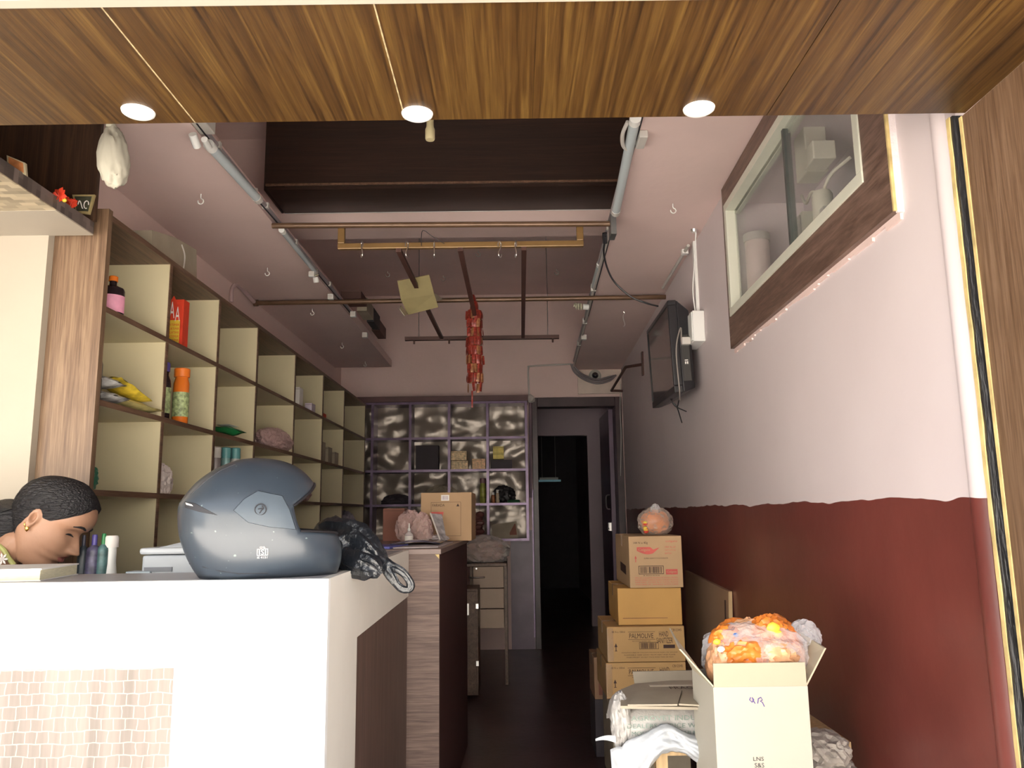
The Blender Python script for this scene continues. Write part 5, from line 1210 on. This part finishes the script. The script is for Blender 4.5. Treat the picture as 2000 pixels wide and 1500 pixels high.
V_ = [pel, wst, chs, nk, nb2, nb_, shR, elR, wrR, shL, elL, wrL, Vector((-1.74,2.07,.55)), kneeR, anR, toR, Vector((-1.74,2.13,.55)), kneeL, anL, toL]
E_ = [(0,1),(1,2),(2,3),(3,4),(4,5),(2,6),(6,7),(7,8),(2,9),(9,10),(10,11),(0,12),(12,13),(13,14),(14,15),(0,16),(16,17),(17,18),(18,19)]
R_ = [.12,.105,.11,.062,.050,.050,.048,.036,.024,.048,.036,.024,.08,.052,.034,.03,.08,.052,.034,.03]
body_parts.append(skin_obj('body', V_, E_, R_))
def hand(w, d, sg):   # palm plus five fingers resting on the desk
    d = Vector(d).normalized(); s_ = Vector((-d.y, d.x, 0))*sg; up = Vector((0,0,1)); out = []
    palm = MB().ico(w+d*.042, (.001,.001,.001), 0, 1, 0, 3, shape=lambda q: d*(q.x*.05)+s_*(q.y*.036)+up*(q.z*.015)); out.append(palm)
    for k, (off, L_) in enumerate([(-.028,.055),(-.010,.070),(.009,.074),(.026,.066)]):
        b0 = w+d*.072+s_*off; a_ = d+s_*off*3; a_.normalize()
        out.append(MB().tube(smooth_path([b0, b0+a_*L_*.4+up*.008, b0+a_*L_*.75+up*.002, b0+a_*L_-up*.010], 4), [.0085]*5+[.0078]*4+[.0068]*3+[.005], 8))
    b0 = w+d*.02-s_*.028; out.append(MB().tube(smooth_path([b0, b0+d*.022-s_*.018, b0+d*.045-s_*.022-up*.004], 4), [.011]*3+[.0095]*3+[.0075]*3, 8))
    return out
body_parts += hand(wrR, (1,.12,-.02), -1) + hand(wrL, (1,-.25,-.02), 1)
allm = MB()
for p_ in body_parts:
    b_ = len(allm.v); allm.v += p_.v
    for f in p_.f: allm.face([b_+i for i in f])
bo = put('body', allm, [skin, lips], pe)
rm = bo.modifiers.new('remesh', 'REMESH'); rm.mode = 'VOXEL'; rm.voxel_size = .0028
dg = bpy.context.evaluated_depsgraph_get(); dg.update(); ev = bpy.data.meshes.new_from_object(bo.evaluated_get(dg))
bo.modifiers.clear(); bo.data = ev
while len(ev.materials) < 2: ev.materials.append(lips)
ev.materials[0] = skin; ev.materials[1] = lips
Rhi = Rh.inverted(); offp = OFF['person']
bm = bmesh.new(); bm.from_mesh(ev)
for _ in range(2): bmesh.ops.smooth_vert(bm, verts=bm.verts, factor=.4, use_axis_x=True, use_axis_y=True, use_axis_z=True)
for f in bm.faces:
    f.smooth = True; q = (Rhi @ (f.calc_center_median()+offp-head_c))/HSc
    zz_ = q.z+.113
    if q.x > .066 and abs(q.y) < .024*(1-abs(zz_-.0575)/.02) and .047 < zz_ < .069: f.material_index = 1
    else: f.material_index = 0
bm.to_mesh(ev); bm.free()
# eyes (lowered lids with a dark lash line), brows, nostril
for sg in (-1, 1):
    lash = [HH(hd(sg*(.0+a), .1165+.0025*math.sin(PI*(a-.25)/.42))+Vector((.0012,0,0))) for a in [.25+.42*k/10 for k in range(11)]]
    put('eyelashes', MB().tube(lash, [.0008+.0020*math.sin(PI*k/10) for k in range(11)], 6), hair_m, pe)
    br_ = [HH(hd(sg*a, .1425+.006*math.sin(PI*(a-.12)/.62))+Vector((.0008,0,0))) for a in [.16+.60*k/12 for k in range(13)]]
    put('eyebrow', MB().tube(br_, [.0012+.0022*math.sin(PI*(k/12)**.7) for k in range(13)], 6), hair_m, pe)
q = hd(-math.radians(97), .088); er = HH((q.x-.004, q.y-.008, q.z-.005))
put('earring', MB().ico(er, (.005,.004,.008), .1, 3, 1, 2).tube([er+Vector((.006*math.cos(a), -.002, .010+.006*math.sin(a))) for a in [k/12*2*PI for k in range(12)]], .0015, 6, closed=True), gold, pe, smooth=True)
# hair: scalp shell with a hairline, strands combed back, low bun
def hairline(a):
    a = abs(a); d_ = math.degrees(a)
    return lerp_t([(0,.198),(18,.195),(38,.183),(55,.166),(68,.146),(80,.126),(92,.122),(104,.130),(116,.085),(135,.052),(180,.035)], d_)
mb = MB(T=HH); NU, NV = 150, 46; I_ = []
for j in range(NV+1):
    row = []
    for i in range(NU):
        a = -PI+2*PI*i/NU; zl_ = hairline(a); t = j/NV; z = zl_+(.2258-zl_)*math.sin(t*PI/2)
        strand = .0014*math.sin(a*46+z*80)+.0012*noise.noise(Vector((a*14, z*20, 2)))
        off = .0005+.0095*min(1, t*5)+strand*min(1, t*6)
        q = hd(a, z, off*(1-.25*t)); q.z += .008*t; row.append(mb.p(q))
    I_.append(row)
for j in range(NV):
    for i in range(NU): mb.face([I_[j][i], I_[j][(i+1)%NU], I_[j+1][(i+1)%NU], I_[j+1][i]])
mb.face(I_[-1]); put('hair', mb, hair_m, pe, smooth=True, angle=180)
bnc = at(20, 1024, y=2.09)
put('hair_bun', MB().ico(bnc, (.072,.055,.055), .08, 5, 3, 4), hair_m, pe, smooth=True, angle=180)
put('hair_tie', MB().tube([HH((-.098, 0, -.03)), HH((-.112, .0, -.02)), bnc], [.040,.034,.046], 16), hair_m, pe, smooth=True)
# printed kurta
Rd = [.128,.115,.122,.078,.056,.054,.062,.048,.034,.062,.048,.034,.09,.062,.045,.033,.09,.062,.045,.033]
sel = [0,1,2,3,6,7,9,10,12,13,14,16,17,18]; mp_ = {s_: i for i, s_ in enumerate(sel)}
Ve = [V_[s_] for s_ in sel]; Ve[3] = Vector((-1.465, 2.12, .955))
Ee = [(mp_[a], mp_[b]) for a, b in E_ if a in mp_ and b in mp_]
dr_ = skin_obj('kurta', Ve, Ee, [Rd[s_] for s_ in sel]); do = put('kurta', dr_, dress_m, pe, smooth=True, angle=180)
nkc = at(4, 1092, y=2.02)
for k in range(7):
    a = k/7*2*PI; L_ = .016; u_ = Vector((math.cos(a), 0, math.sin(a)))
    if k == 0: fwm = MB()
    p2_ = u_.cross(Vector((0,1,0)))*.003; fwm.poly([nkc, nkc+u_*L_*.6+p2_, nkc+u_*L_, nkc+u_*L_*.6-p2_])
put('flower_print', fwm, paper, do)
put('neck_border', MB().tube(smooth_path([at(-6,1062,y=2.04), at(8,1075,y=2.03), at(17,1090,y=2.03), at(28,1104,y=2.03)]), .006, 8), M('yellow_green_border', (.40,.40,.14), .6), do)
stl = thing('stool', 'plain wooden stool under the seated woman', 'stool', (-1.78, 2.13, 0))
put('seat', MB().box(-1.92,-1.64,2.0,2.235,.42,.45), cab_wood, stl, bevel=.004)
for sx_ in (-1.90,-1.68):
    for sy_ in (2.02,2.20): put('leg', MB().box(sx_, sx_+.03, sy_, sy_+.025, 0, .42), cab_wood, stl)

# ================================================================ CARTON STACK BY THE RIGHT WALL
def carton(label, x0, x1, y0, y1, z0, z1, mat, name='carton', group=None, yaw=0, tape=True):
    t = thing(name, label, 'carton', ((x0+x1)/2, (y0+y1)/2, z0), group)
    T = None
    if yaw:
        c = Vector(((x0+x1)/2, y0, 0)); T = lambda p: c + Matrix.Rotation(yaw, 3, 'Z') @ (Vector(p)-c)
    put('body', MB(T=T).box(x0, x1, y0, y1, z0, z1), mat, t, bevel=.003)
    if tape:
        xm = (x0+x1)/2; put('lid_seam', MB(T=T).box(x0+.002, x1-.002, (y0+y1)/2-.001, (y0+y1)/2+.001, z1, z1+.0006), ink, t)
        put('tape', MB(T=T).box(x0-.0006, x1+.0006, (y0+y1)/2-.02, (y0+y1)/2+.02, z1-.05, z1+.0012), tape_m, t)
    return t
SY = 3.5
def sp(px, py): return at(px, py, y=SY)
zT = [sp(1280,1047).z, sp(1280,1149).z, sp(1265,1223).z, sp(1260,1293).z, sp(1260,1364).z]
x0, x1 = sp(1229,1100).x, sp(1333,1100).x
t = carton('top carton of the stack, pale tan with red print and a barcode', x0, x1, SY, SY+.44, zT[1]+.002, zT[0], card)
w, h = x1-x0, zT[0]-zT[1]
d = Decal(T=front(x0, SY, zT[1])); d.text('144 N x 40g', .09*w, .84*h, .27*w, .055*h); d.outline(.17*w, .27*h, .64*w, .43*h, .0022).bars(.20*w, .29*h, .61*w, .41*h, 17, 3); d.text('8 901314 010', .26*w, .235*h, .3*w, .02*h)
d.text('SUPER SHAKTI TOOTHPASTE', .28*w, .56*h, .45*w, .025*h); put('dark_print', d, ink, t)
d = Decal(T=front(x0, SY, zT[1])); n_ = 14
d.poly([(.15*w+.27*w*0,.79*h,0)]+[(.15*w,.77*h,0),(.15*w,.72*h,0)]+[(w*(.15+.33*k/n_), h*(.72-.07*math.sin(PI*k/n_*.8)), 0) for k in range(1,n_)]+[(.58*w,.78*h,0),(.46*w,.74*h,0),(.40*w,.79*h,0)])
d.rect(.68*w,.26*h,.90*w,.36*h); d.text('colgate', .70*w, .87*h, .22*w, .05*h); d.text('MRP Rs 20', .68*w, .77*h, .2*w, .03*h).text('NET 5.76 kg', .68*w, .71*h, .2*w, .03*h).text('BATCH', .68*w, .65*h, .12*w, .03*h)
d.rect(.115*w,.50*h,.13*w,.58*h).poly([(.10*w,.57*h,0),(.145*w,.57*h,0),(.1225*w,.63*h,0)])
for k in range(4): d.text(['MFD BY COLGATE PALMOLIVE INDIA LIMITED','REGISTERED OFFICE MAIN STREET POWAI','KEEP DRY  STORE IN A COOL PLACE','THIS SIDE UP  HANDLE WITH CARE'][k], .10*w, (.19-.042*k)*h, .8*w, .022*h)
put('red_print', d, ink_red, t)
d = Decal(T=front(x0, SY, zT[1], .0018)); d.text('Colgate', .18*w, .70*h, .22*w, .065*h); put('logo_text', d, card, t)
d = Decal(T=front(x0, SY, zT[1], .0018)); d.text('Colgate', .70*w, .28*h, .18*w, .055*h); put('logo_text', d, card, t)
put('side_mark', MB().poly([(x0-.0012,SY+.10,zT[1]+.05),(x0-.0012,SY+.28,zT[1]+.06),(x0-.0012,SY+.28,zT[1]+.10),(x0-.0012,SY+.10,zT[1]+.09)]), ink, t)
x0b, x1b = sp(1208,1180).x, sp(1333,1180).x
t = carton('plain golden carton, second from the top of the stack', x0b, x1b, SY+.02, SY+.42, zT[2]+.002, zT[1], card_gold, yaw=-.02)
put('crease', MB().box(x0b+.02, x1b-.02, SY+.0185, SY+.02, zT[2]+.03, zT[2]+.032), card_red, t)
def palm(label, x0, x1, z0, z1, y, yaw):
    t = carton(label, x0, x1, y, y+.38, z0, z1, M('tan_carton', (.50,.31,.13), .75, var=.08), yaw=yaw)
    w, h = x1-x0, z1-z0; c = Vector(((x0+x1)/2, y, 0)); R_y = Matrix.Rotation(yaw, 3, 'Z'); F0 = front(x0, y, z0)
    d = Decal(T=lambda p: c + R_y @ (F0(p)-c))
    d.text('48 N x 100ml', .06*w, .83*h, .17*w, .055*h); d.rect(.27*w,.845*h,.62*w,.855*h).text('PALMOLIVE', .285*w, .67*h, .31*w, .14*h).rect(.27*w,.63*h,.62*w,.64*h)
    d.text('HAND', .67*w, .71*h, .12*w, .15*h).text('SANITIZER', .635*w, .52*h, .21*w, .16*h).text('ALCOHOL BASED GEL', .32*w, .575*h, .24*w, .03*h)
    d.outline(.41*w,.36*h,.66*w,.56*h,.0016).bars(.43*w,.38*h,.64*w,.54*h,14,5).text('CB12345', .83*w,.86*h,.13*w,.07*h)
    d.rect(.72*w,.38*h,.87*w,.48*h); d.rect(.103*w,.32*h,.113*w,.44*h).poly([(.088*w,.43*h,0),(.128*w,.43*h,0),(.108*w,.54*h,0)]).rect(.092*w,.31*h,.124*w,.325*h)
    for k in range(3): d.text(['MANUFACTURED BY COLGATE PALMOLIVE INDIA LTD, SANAND','FLAMMABLE  KEEP AWAY FROM HEAT AND FLAME','STORE UPRIGHT  DO NOT STACK MORE THAN SIX HIGH'][k], (.18+.03*k)*w, (.25-.065*k)*h, (.72-.06*k)*w, .03*h)
    put('dark_print', d, ink, t)
    put('torn_corner_tape', MB(T=lambda p: c + R_y @ (Vector(p)-c)).box(x0-.001, x0+.025, y-.0015, y, z0+.005, z1-.005), tape_m, t); return t
palm('tan hand sanitizer carton, third from the top of the stack', sp(1186,1260).x, sp(1337,1260).x, zT[3]+.002, zT[2], SY-.01, 0)
palm('tan hand sanitizer carton, fourth from the top and half hidden by cardboard flats', sp(1184,1330).x, sp(1340,1330).x, zT[4]+.002, zT[3], SY-.01, 0)
carton('lowest grey-brown carton under the stack', sp(1196,1400).x, sp(1345,1400).x, SY, SY+.36, .001, zT[4], card_grey)
q0_, q1_ = at(1160,1300,y=3.96), at(1215,1300,y=3.96)
t = carton('small carton with a red mark standing left behind the stack', q0_.x, q1_.x, 3.96, 4.2, at(1180,1366,y=3.96).z, at(1180,1284,y=3.96).z, M('dim_carton', (.34,.20,.12), .75))
d = Decal(T=front(q0_.x, 3.96, at(1180,1366,y=3.96).z)); d.poly([(.035+.018*math.cos(a), .15+.012*math.sin(a), 0) for a in [k/14*2*PI for k in range(14)]]).rect(.02,.02,.075,.115); put('red_print', d, card_red, t)
carton('dark low carton on the floor behind the stack', q0_.x-.0, q1_.x+.2, 3.97, 4.22, .001, at(1180,1366,y=3.96).z-.002, dark_m)
# plywood leaning on the red wall
pw_ = thing('leaning_board', 'pale brown board leaning on the red wall behind the cartons', 'board', (.86, 3.6, 0))
zA, zB = .826, .842
put('board', MB(T=WRT).hexa([(.030,3.27,.0),(.044,3.27,.0),(.044,4.2,.0),(.030,4.2,.0),(.002,3.27,zA),(.016,3.27,zA),(.016,4.2,zB),(.002,4.2,zB)]), M('pale_plywood', (.36,.235,.15), .6, var=.12, vs=3), pw_)
put('edge_strip', MB(T=WRT).hexa([(.030,3.262,.0),(.044,3.262,.0),(.044,3.27,.0),(.030,3.27,.0),(.002,3.262,zA),(.017,3.262,zA),(.017,3.27,zA),(.002,3.27,zA)]), raw_wood, pw_)
put('hinge', MB(T=WRT).hexa([(.0205,3.31,zA-.12),(.0225,3.31,zA-.12),(.0225,3.33,zA-.12),(.0205,3.33,zA-.12),(.0175,3.31,zA-.04),(.0195,3.31,zA-.04),(.0195,3.33,zA-.04),(.0175,3.33,zA-.04)]), ink, pw_)
# bag of orange snack on the top carton
c = at(1281, 1024, y=3.62)
t = filmbag('snack_bag', 'small clear bag of orange snack packets on top of the carton stack', (c.x, 3.64, zT[0]+.058), (.075,.055,.062), clear('smoky_film', (.62,.52,.45), .30, .15, .7, 50), orange, 41, zT[0]+.001, .16)
put('knot', MB().ico(c+Vector((.0,0,.062)), (.02,.015,.025), .3, 3, 2, 3), bag_clear, t, smooth=True)
for k in range(9):
    a = k*2.1; put('packet_print', MB().ico((c.x-.035+.03*math.cos(a), 3.60, zT[0]+.035+.022*math.sin(a*1.7)), (.010,.006,.007), .2, 3, k, 2), [orange_l, yellow, red_c][k%3], t)

# ================================================================ TABLE, SACK, FLATS, OPEN CARTON
TZ = .60
tb = thing('low_table', 'wooden table under the woven sack at the lower right', 'table', (.5, 2.3, 0))
put('table_top', MB().box(at(1281,1480,y=1.99).x, .80, 1.99, 2.30, TZ-.025, TZ), raw_wood, tb)
lx0, lx1 = at(1281,1480,y=1.99).x, at(1304,1480,y=1.99).x
put('leg', MB().box(lx0, lx1, 1.99, 2.02, 0, TZ-.025), raw_wood, tb)
for x_, y_ in ((.75,2.0),(lx0,2.26),(.75,2.26)): put('leg', MB().box(x_, x_+.03, y_, y_+.03, 0, TZ-.025), raw_wood, tb)
sk_x0, sk_x1, sk_y0, sk_y1 = at(1206,1400,y=1.99).x, .66, 1.975, 2.24
zsk = at(1290,1383,y=1.98).z
sk = thing('woven_sack', 'white woven sack with faded green lettering lying on the low table', 'sack', ((sk_x0+sk_x1)/2, 2.2, TZ))
def sackfn(u, v):
    # u around section (front-top-back), v along x
    x = sk_x0+(sk_x1-sk_x0)*v; e = (1-(2*v-1)**8)**.5 if 0 < v < 1 else 0
    a = PI*u; cy_, hz = (sk_y0+sk_y1)/2, (zsk-TZ)
    yy_ = cy_-(sk_y1-sk_y0)/2*(abs(math.cos(a))**.35)*(1 if math.cos(a) > 0 else -1)*(.93+.07*e); zz_ = TZ+.002+hz*(math.sin(a)**.45 if 0 < u < 1 else 0)*(.25+.75*e)
    n_ = .010*noise.noise(Vector((x*9, yy_*9, zz_*9)))*(1 if 0 < u < 1 else 0)
    return (x, yy_+n_*.5, zz_+n_)
put('sack_body', MB().grid(40, 50, sackfn), poly_w, sk, smooth=True, angle=60)
d = Decal(T=lambda p: Vector((sk_x0+.02+p[0], sk_y0+.004-.009-(0), TZ+p[1])))
hh = zsk-TZ
d.text('AGROVET INDUSTRIES LTD', .01, hh*.70, .26, hh*.13).text('DEALERS IN RICE WHEAT FLOUR', .0, hh*.50, .27, hh*.12).text('MOHALLA GANDHI NAGAR', .01, hh*.30, .20, hh*.12).text('GRADE A', .01, hh*.12, .09, hh*.12).text('NET WT 50 KG', .12, hh*.12, .13, hh*.12).text('2.4 1M', .225, hh*.12, .08, hh*.30)
put('lettering', d, ink_green, sk)
# ear of the sack at the left
put('sack_ear', MB().ico(at(1213,1410,y=2.0), (.022,.03,.06), .25, 3, 9, 4), poly_w, sk, smooth=True)
# cardboard flats on the sack
ff = thing('cardboard_flats', 'two dusty flattened cardboard sheets lying on the woven sack', 'cardboard', (.4, 2.2, zsk))
def flat(name, pts, z, mat, th=.006, seed=0):
    P_ = []
    for px, py in pts:
        q = at(px, py, z=z); P_.append((q.x, min(q.y, 2.25)))
    mb = MB(); n = len(P_); A_ = [mb.p((x, y, z+.004*noise.noise(Vector((x*9,y*9,seed))))) for x, y in P_]; B_ = [mb.p((x, y, z+th+.004*noise.noise(Vector((x*9,y*9,seed))))) for x, y in P_]
    mb.face(A_[::-1]); mb.face(B_)
    for k in range(n): mb.face([A_[k],A_[(k+1)%n],B_[(k+1)%n],B_[k]])
    return put(name, mb, mat, ff)
flat('lower_sheet', [(1212,1386),(1400,1387),(1400,1325),(1240,1340),(1214,1352)], zsk+.012, card_grey, .006, 1)
flat('upper_sheet', [(1226,1378),(1323,1380),(1332,1352),(1247,1352)], zsk+.022, card_grey, .004, 3)
flat('upper_sheet', [(1326,1380),(1392,1381),(1392,1350),(1336,1352)], zsk+.022, card_grey, .004, 4)
a = at(1236,1312,y=2.22); b = at(1385,1309,y=2.22)
put('upright_flap', MB().hexa([(a.x,2.195,zsk+.012),(b.x,2.195,zsk+.012),(b.x,2.201,zsk+.012),(a.x,2.201,zsk+.012),(a.x,2.22,a.z),(b.x,2.22,b.z),(b.x,2.226,b.z),(a.x,2.226,a.z)]), card_grey, ff)
put('tape_strip', MB().box(a.x+.03, b.x-.02, 2.13, 2.145, zsk+.018, zsk+.0195), M('pale_tape', (.5,.44,.35), .5), ff)
d = Decal(T=frame((b.x-.13, 2.09, zsk+.0195), (1,0,0), (0,1,0), (0,0,1))); d.text('FRAGILE', 0, 0, .09, .03); put('print', d, ink, ff)
# white plastic sheet draped from the table
shp = thing('plastic_sheet', 'crumpled white plastic sheet hanging in front of the low table', 'sheet', (.35, 1.96, .5))
xs0, xs1 = at(1192,1450,y=1.95).x, at(1425,1450,y=1.95).x
def sheetfn(u, v):
    x = xs0+(xs1-xs0)*u
    # bottom hem arches over the table leg
    top = .600+.050*math.sin(PI*min(1, max(0, (u-.10)/.75)))**.7+.006*math.sin(u*17)
    hem = lerp_t([(0,.30),(.17,.33),(.24,.50),(.32,.560),(.42,.590),(.52,.598),(.62,.592),(.78,.560),(1,.50)], u)
    z = top*(1-v)+hem*v
    y = 1.945-.012*math.sin(v*PI)-.022*noise.noise(Vector((u*5, v*2.2, 1)))-.010*abs(noise.noise(Vector((u*14, v*5, 4))))
    if v < .12: y += (.12-v)*.10
    return (x, y, z)
put('sheet', MB().grid(60, 30, sheetfn), sheet_w, shp, smooth=True, angle=180, solid=.0015)
put('loose_corner', MB().grid(10, 6, lambda u, v: tuple(at(1163+40*u, 1445+(v-.5)*14*(.3+.7*u)-4*math.sin(u*3), y=1.94-.01*u))), sheet_w, shp, smooth=True, solid=.0015)
fc2 = thing('folded_flap', 'grey cardboard flap hanging below the sack beside the open carton', 'cardboard', (.43, 1.93, .45))
put('flap', MB().poly([at(1340,1448,y=1.935), at(1395,1446,y=1.935), at(1399,1498,y=1.93), at(1385,1500,y=1.93)]), card_grey, fc2, solid=.004)
put('crease', MB().tube([at(1372,1448,y=1.932), at(1398,1480,y=1.928)], .0012, 6), ink, fc2)
# grey crumpled cement paper right of the open carton
cp = thing('crumpled_paper_sack', 'crumpled grey paper sack at the foot of the red wall', 'sack', (.74, 2.0, .55))
put('crumple', MB().ico(at(1608,1462,y=1.96), (.05,.06,.035), .3, 3, 14, 4), M('grey_paper_sack', (.40,.36,.32), .8, var=.2, bump=.4), cp, smooth=True, angle=30)
put('lower_fold', MB().ico(at(1600,1500,y=1.96), (.07,.07,.03), .25, 3, 15, 4), bpy.data.materials['grey_paper_sack'], cp, smooth=True, angle=30)

OY = 1.75; OD = .20
oc = thing('open_carton', 'tall pale open carton with raised flaps holding orange packets', 'carton', (.52, 1.85, .39))
fz = at(1485,1341,y=OY).z; tz_ = at(1485,1293,y=OY).z; OX0, OX1 = at(1393,1345,y=OY).x, at(1578,1345,y=OY).x
ZB0 = .395
mb = MB(); th = .004
for b_ in ((OX0,OX1,OY,OY+th),(OX0,OX1,OY+OD-th,OY+OD)): mb.box(b_[0],b_[1],b_[2],b_[3],ZB0,fz)
mb.box(OX0,OX0+th,OY+th,OY+OD-th,ZB0,fz); mb.box(OX1-th,OX1,OY+th,OY+OD-th,ZB0,fz); mb.box(OX0,OX1,OY,OY+OD,ZB0-.004,ZB0)
put('box_body', mb, card_pale, oc, bevel=.0008)
put('front_flap', MB().hexa([(OX0+.002,OY,fz),(OX1-.002,OY,fz),(OX1-.002,OY+.004,fz),(OX0+.002,OY+.004,fz),(OX0,OY-.010,tz_),(OX1-.006,OY-.010,tz_),(OX1-.006,OY-.006,tz_),(OX0,OY-.006,tz_)]), card_in if False else M('flap_cardboard', (.40,.355,.26), .7, var=.05), oc)
a, b = at(1326,1268,y=OY+.005), at(1343,1243,y=OY+OD*.7)
put('side_flap', MB().hexa([(OX0,OY+.003,fz),(OX0,OY+OD,fz),(OX0+.004,OY+OD,fz),(OX0+.004,OY+.003,fz),tuple(a),(a.x+.012,OY+OD*.85,a.z+.02),(a.x+.016,OY+OD*.85,a.z+.02),(a.x+.004,a.y,a.z)]), M('flap_side', (.46,.40,.29), .7, var=.06), oc)
a = at(1614,1266,y=OY+.01)
put('side_flap', MB().hexa([(OX1-.004,OY+.003,fz),(OX1,OY+.003,fz),(OX1,OY+OD,fz),(OX1-.004,OY+OD,fz),(a.x-.004,a.y,a.z),tuple(a),(a.x-.004,OY+OD*.9,a.z+.015),(a.x-.008,OY+OD*.9,a.z+.015)]), bpy.data.materials['flap_side'], oc)
mb = MB()
mb.tube([at(1466+x_, 1362+y_, y=OY-.0015) for x_, y_ in ((0,0),(-2,5),(3,10),(6,4),(3,0),(6,8),(9,12))], .0009, 6)
mb.tube([at(1480+x_, 1366+y_, y=OY-.0015) for x_, y_ in ((0,8),(1,-1),(6,-4),(9,1),(5,4),(9,6),(13,14))], .0009, 6)
put('handwriting', mb, ink_blue, oc)
d = Decal(T=front(at(1472,1500,y=OY).x, OY, at(1472,1500,y=OY).z)); d.text('LNS', 0, .014, .022, .008).text('S&S', .002, .001, .02, .009).text('No 22', .004,-.01, .018,.008); put('stamp_print', d, ink_black, oc)
st2 = thing('wooden_crate', 'low wooden crate supporting the pale open carton', 'crate', (.52, 1.85, 0))
put('crate_top', MB().box(OX0-.02, OX1+.02, OY-.02, OY+OD+.0, .37, .39), raw_wood, st2); 
for x_ in (OX0-.01, OX1-.02):
    for y_ in (OY-.01, OY+OD-.04): put('post', MB().box(x_, x_+.03, y_, y_+.03, 0, .37), raw_wood, st2)
# orange packets inside the film bag
ob = thing('packet_bag', 'big clear bag bulging with orange packets inside the open carton', 'plastic bag', (.52, 1.84, .6))
pm = []
cm = (OX0+OX1)/2
for px, py, y, rx_, rz_, mt in [(1420,1262,1.84,.036,.040,orange),(1465,1248,1.86,.045,.040,orange_l),(1500,1242,1.84,.040,.040,orange),(1530,1262,1.86,.036,.044,orange),(1410,1300,1.82,.030,.05,orange_l),(1460,1280,1.80,.05,.034,orange),(1510,1285,1.80,.05,.034,orange_l),(1545,1300,1.84,.030,.05,orange),(1440,1240,1.90,.045,.032,orange),(1515,1235,1.90,.034,.036,orange)]:
    c = at(px, py, y=y); put('orange_packet', MB().ico(c, (rx_,.035,rz_), .26, 3.2, px, 4), mt, ob, smooth=True, angle=35)
for px, py, s_, mt in [(1510,1226,.014,yellow),(1400,1253,.008,yellow),(1520,1238,.010,yellow),(1436,1265,.009,blue_pr),(1437,1240,.006,blue_pr),(1478,1268,.014,paper),(1408,1268,.008,paper),(1509,1275,.010,paper)]:
    c = at(px, py, y=1.79 if py > 1250 else 1.805); put('packet_print', MB().ico(c, (s_,.005,s_*.8), .15, 3, px, 2), mt, ob, smooth=True)
def outer(d_):
    k = 1+.10*noise.noise(d_*2+Vector((3,1,5)))
    lo = 1 if d_.z > -.2 else max(.55, 1-(-.2-d_.z)*.7)
    return (d_.x*.112*k*lo, d_.y*.082*k, (d_.z*.064 if d_.z > 0 else d_.z*.13)*k)
put('film', MB().ico(at(1472,1272,y=1.85), None, .10, 3.2, 5, 5, shape=outer), bag_clear, ob, smooth=True, angle=25)
put('film_tail', MB().ico(at(1572,1245,y=1.86), (.033,.03,.036), .2, 3, 8, 4), bag_clear, ob, smooth=True, angle=25)
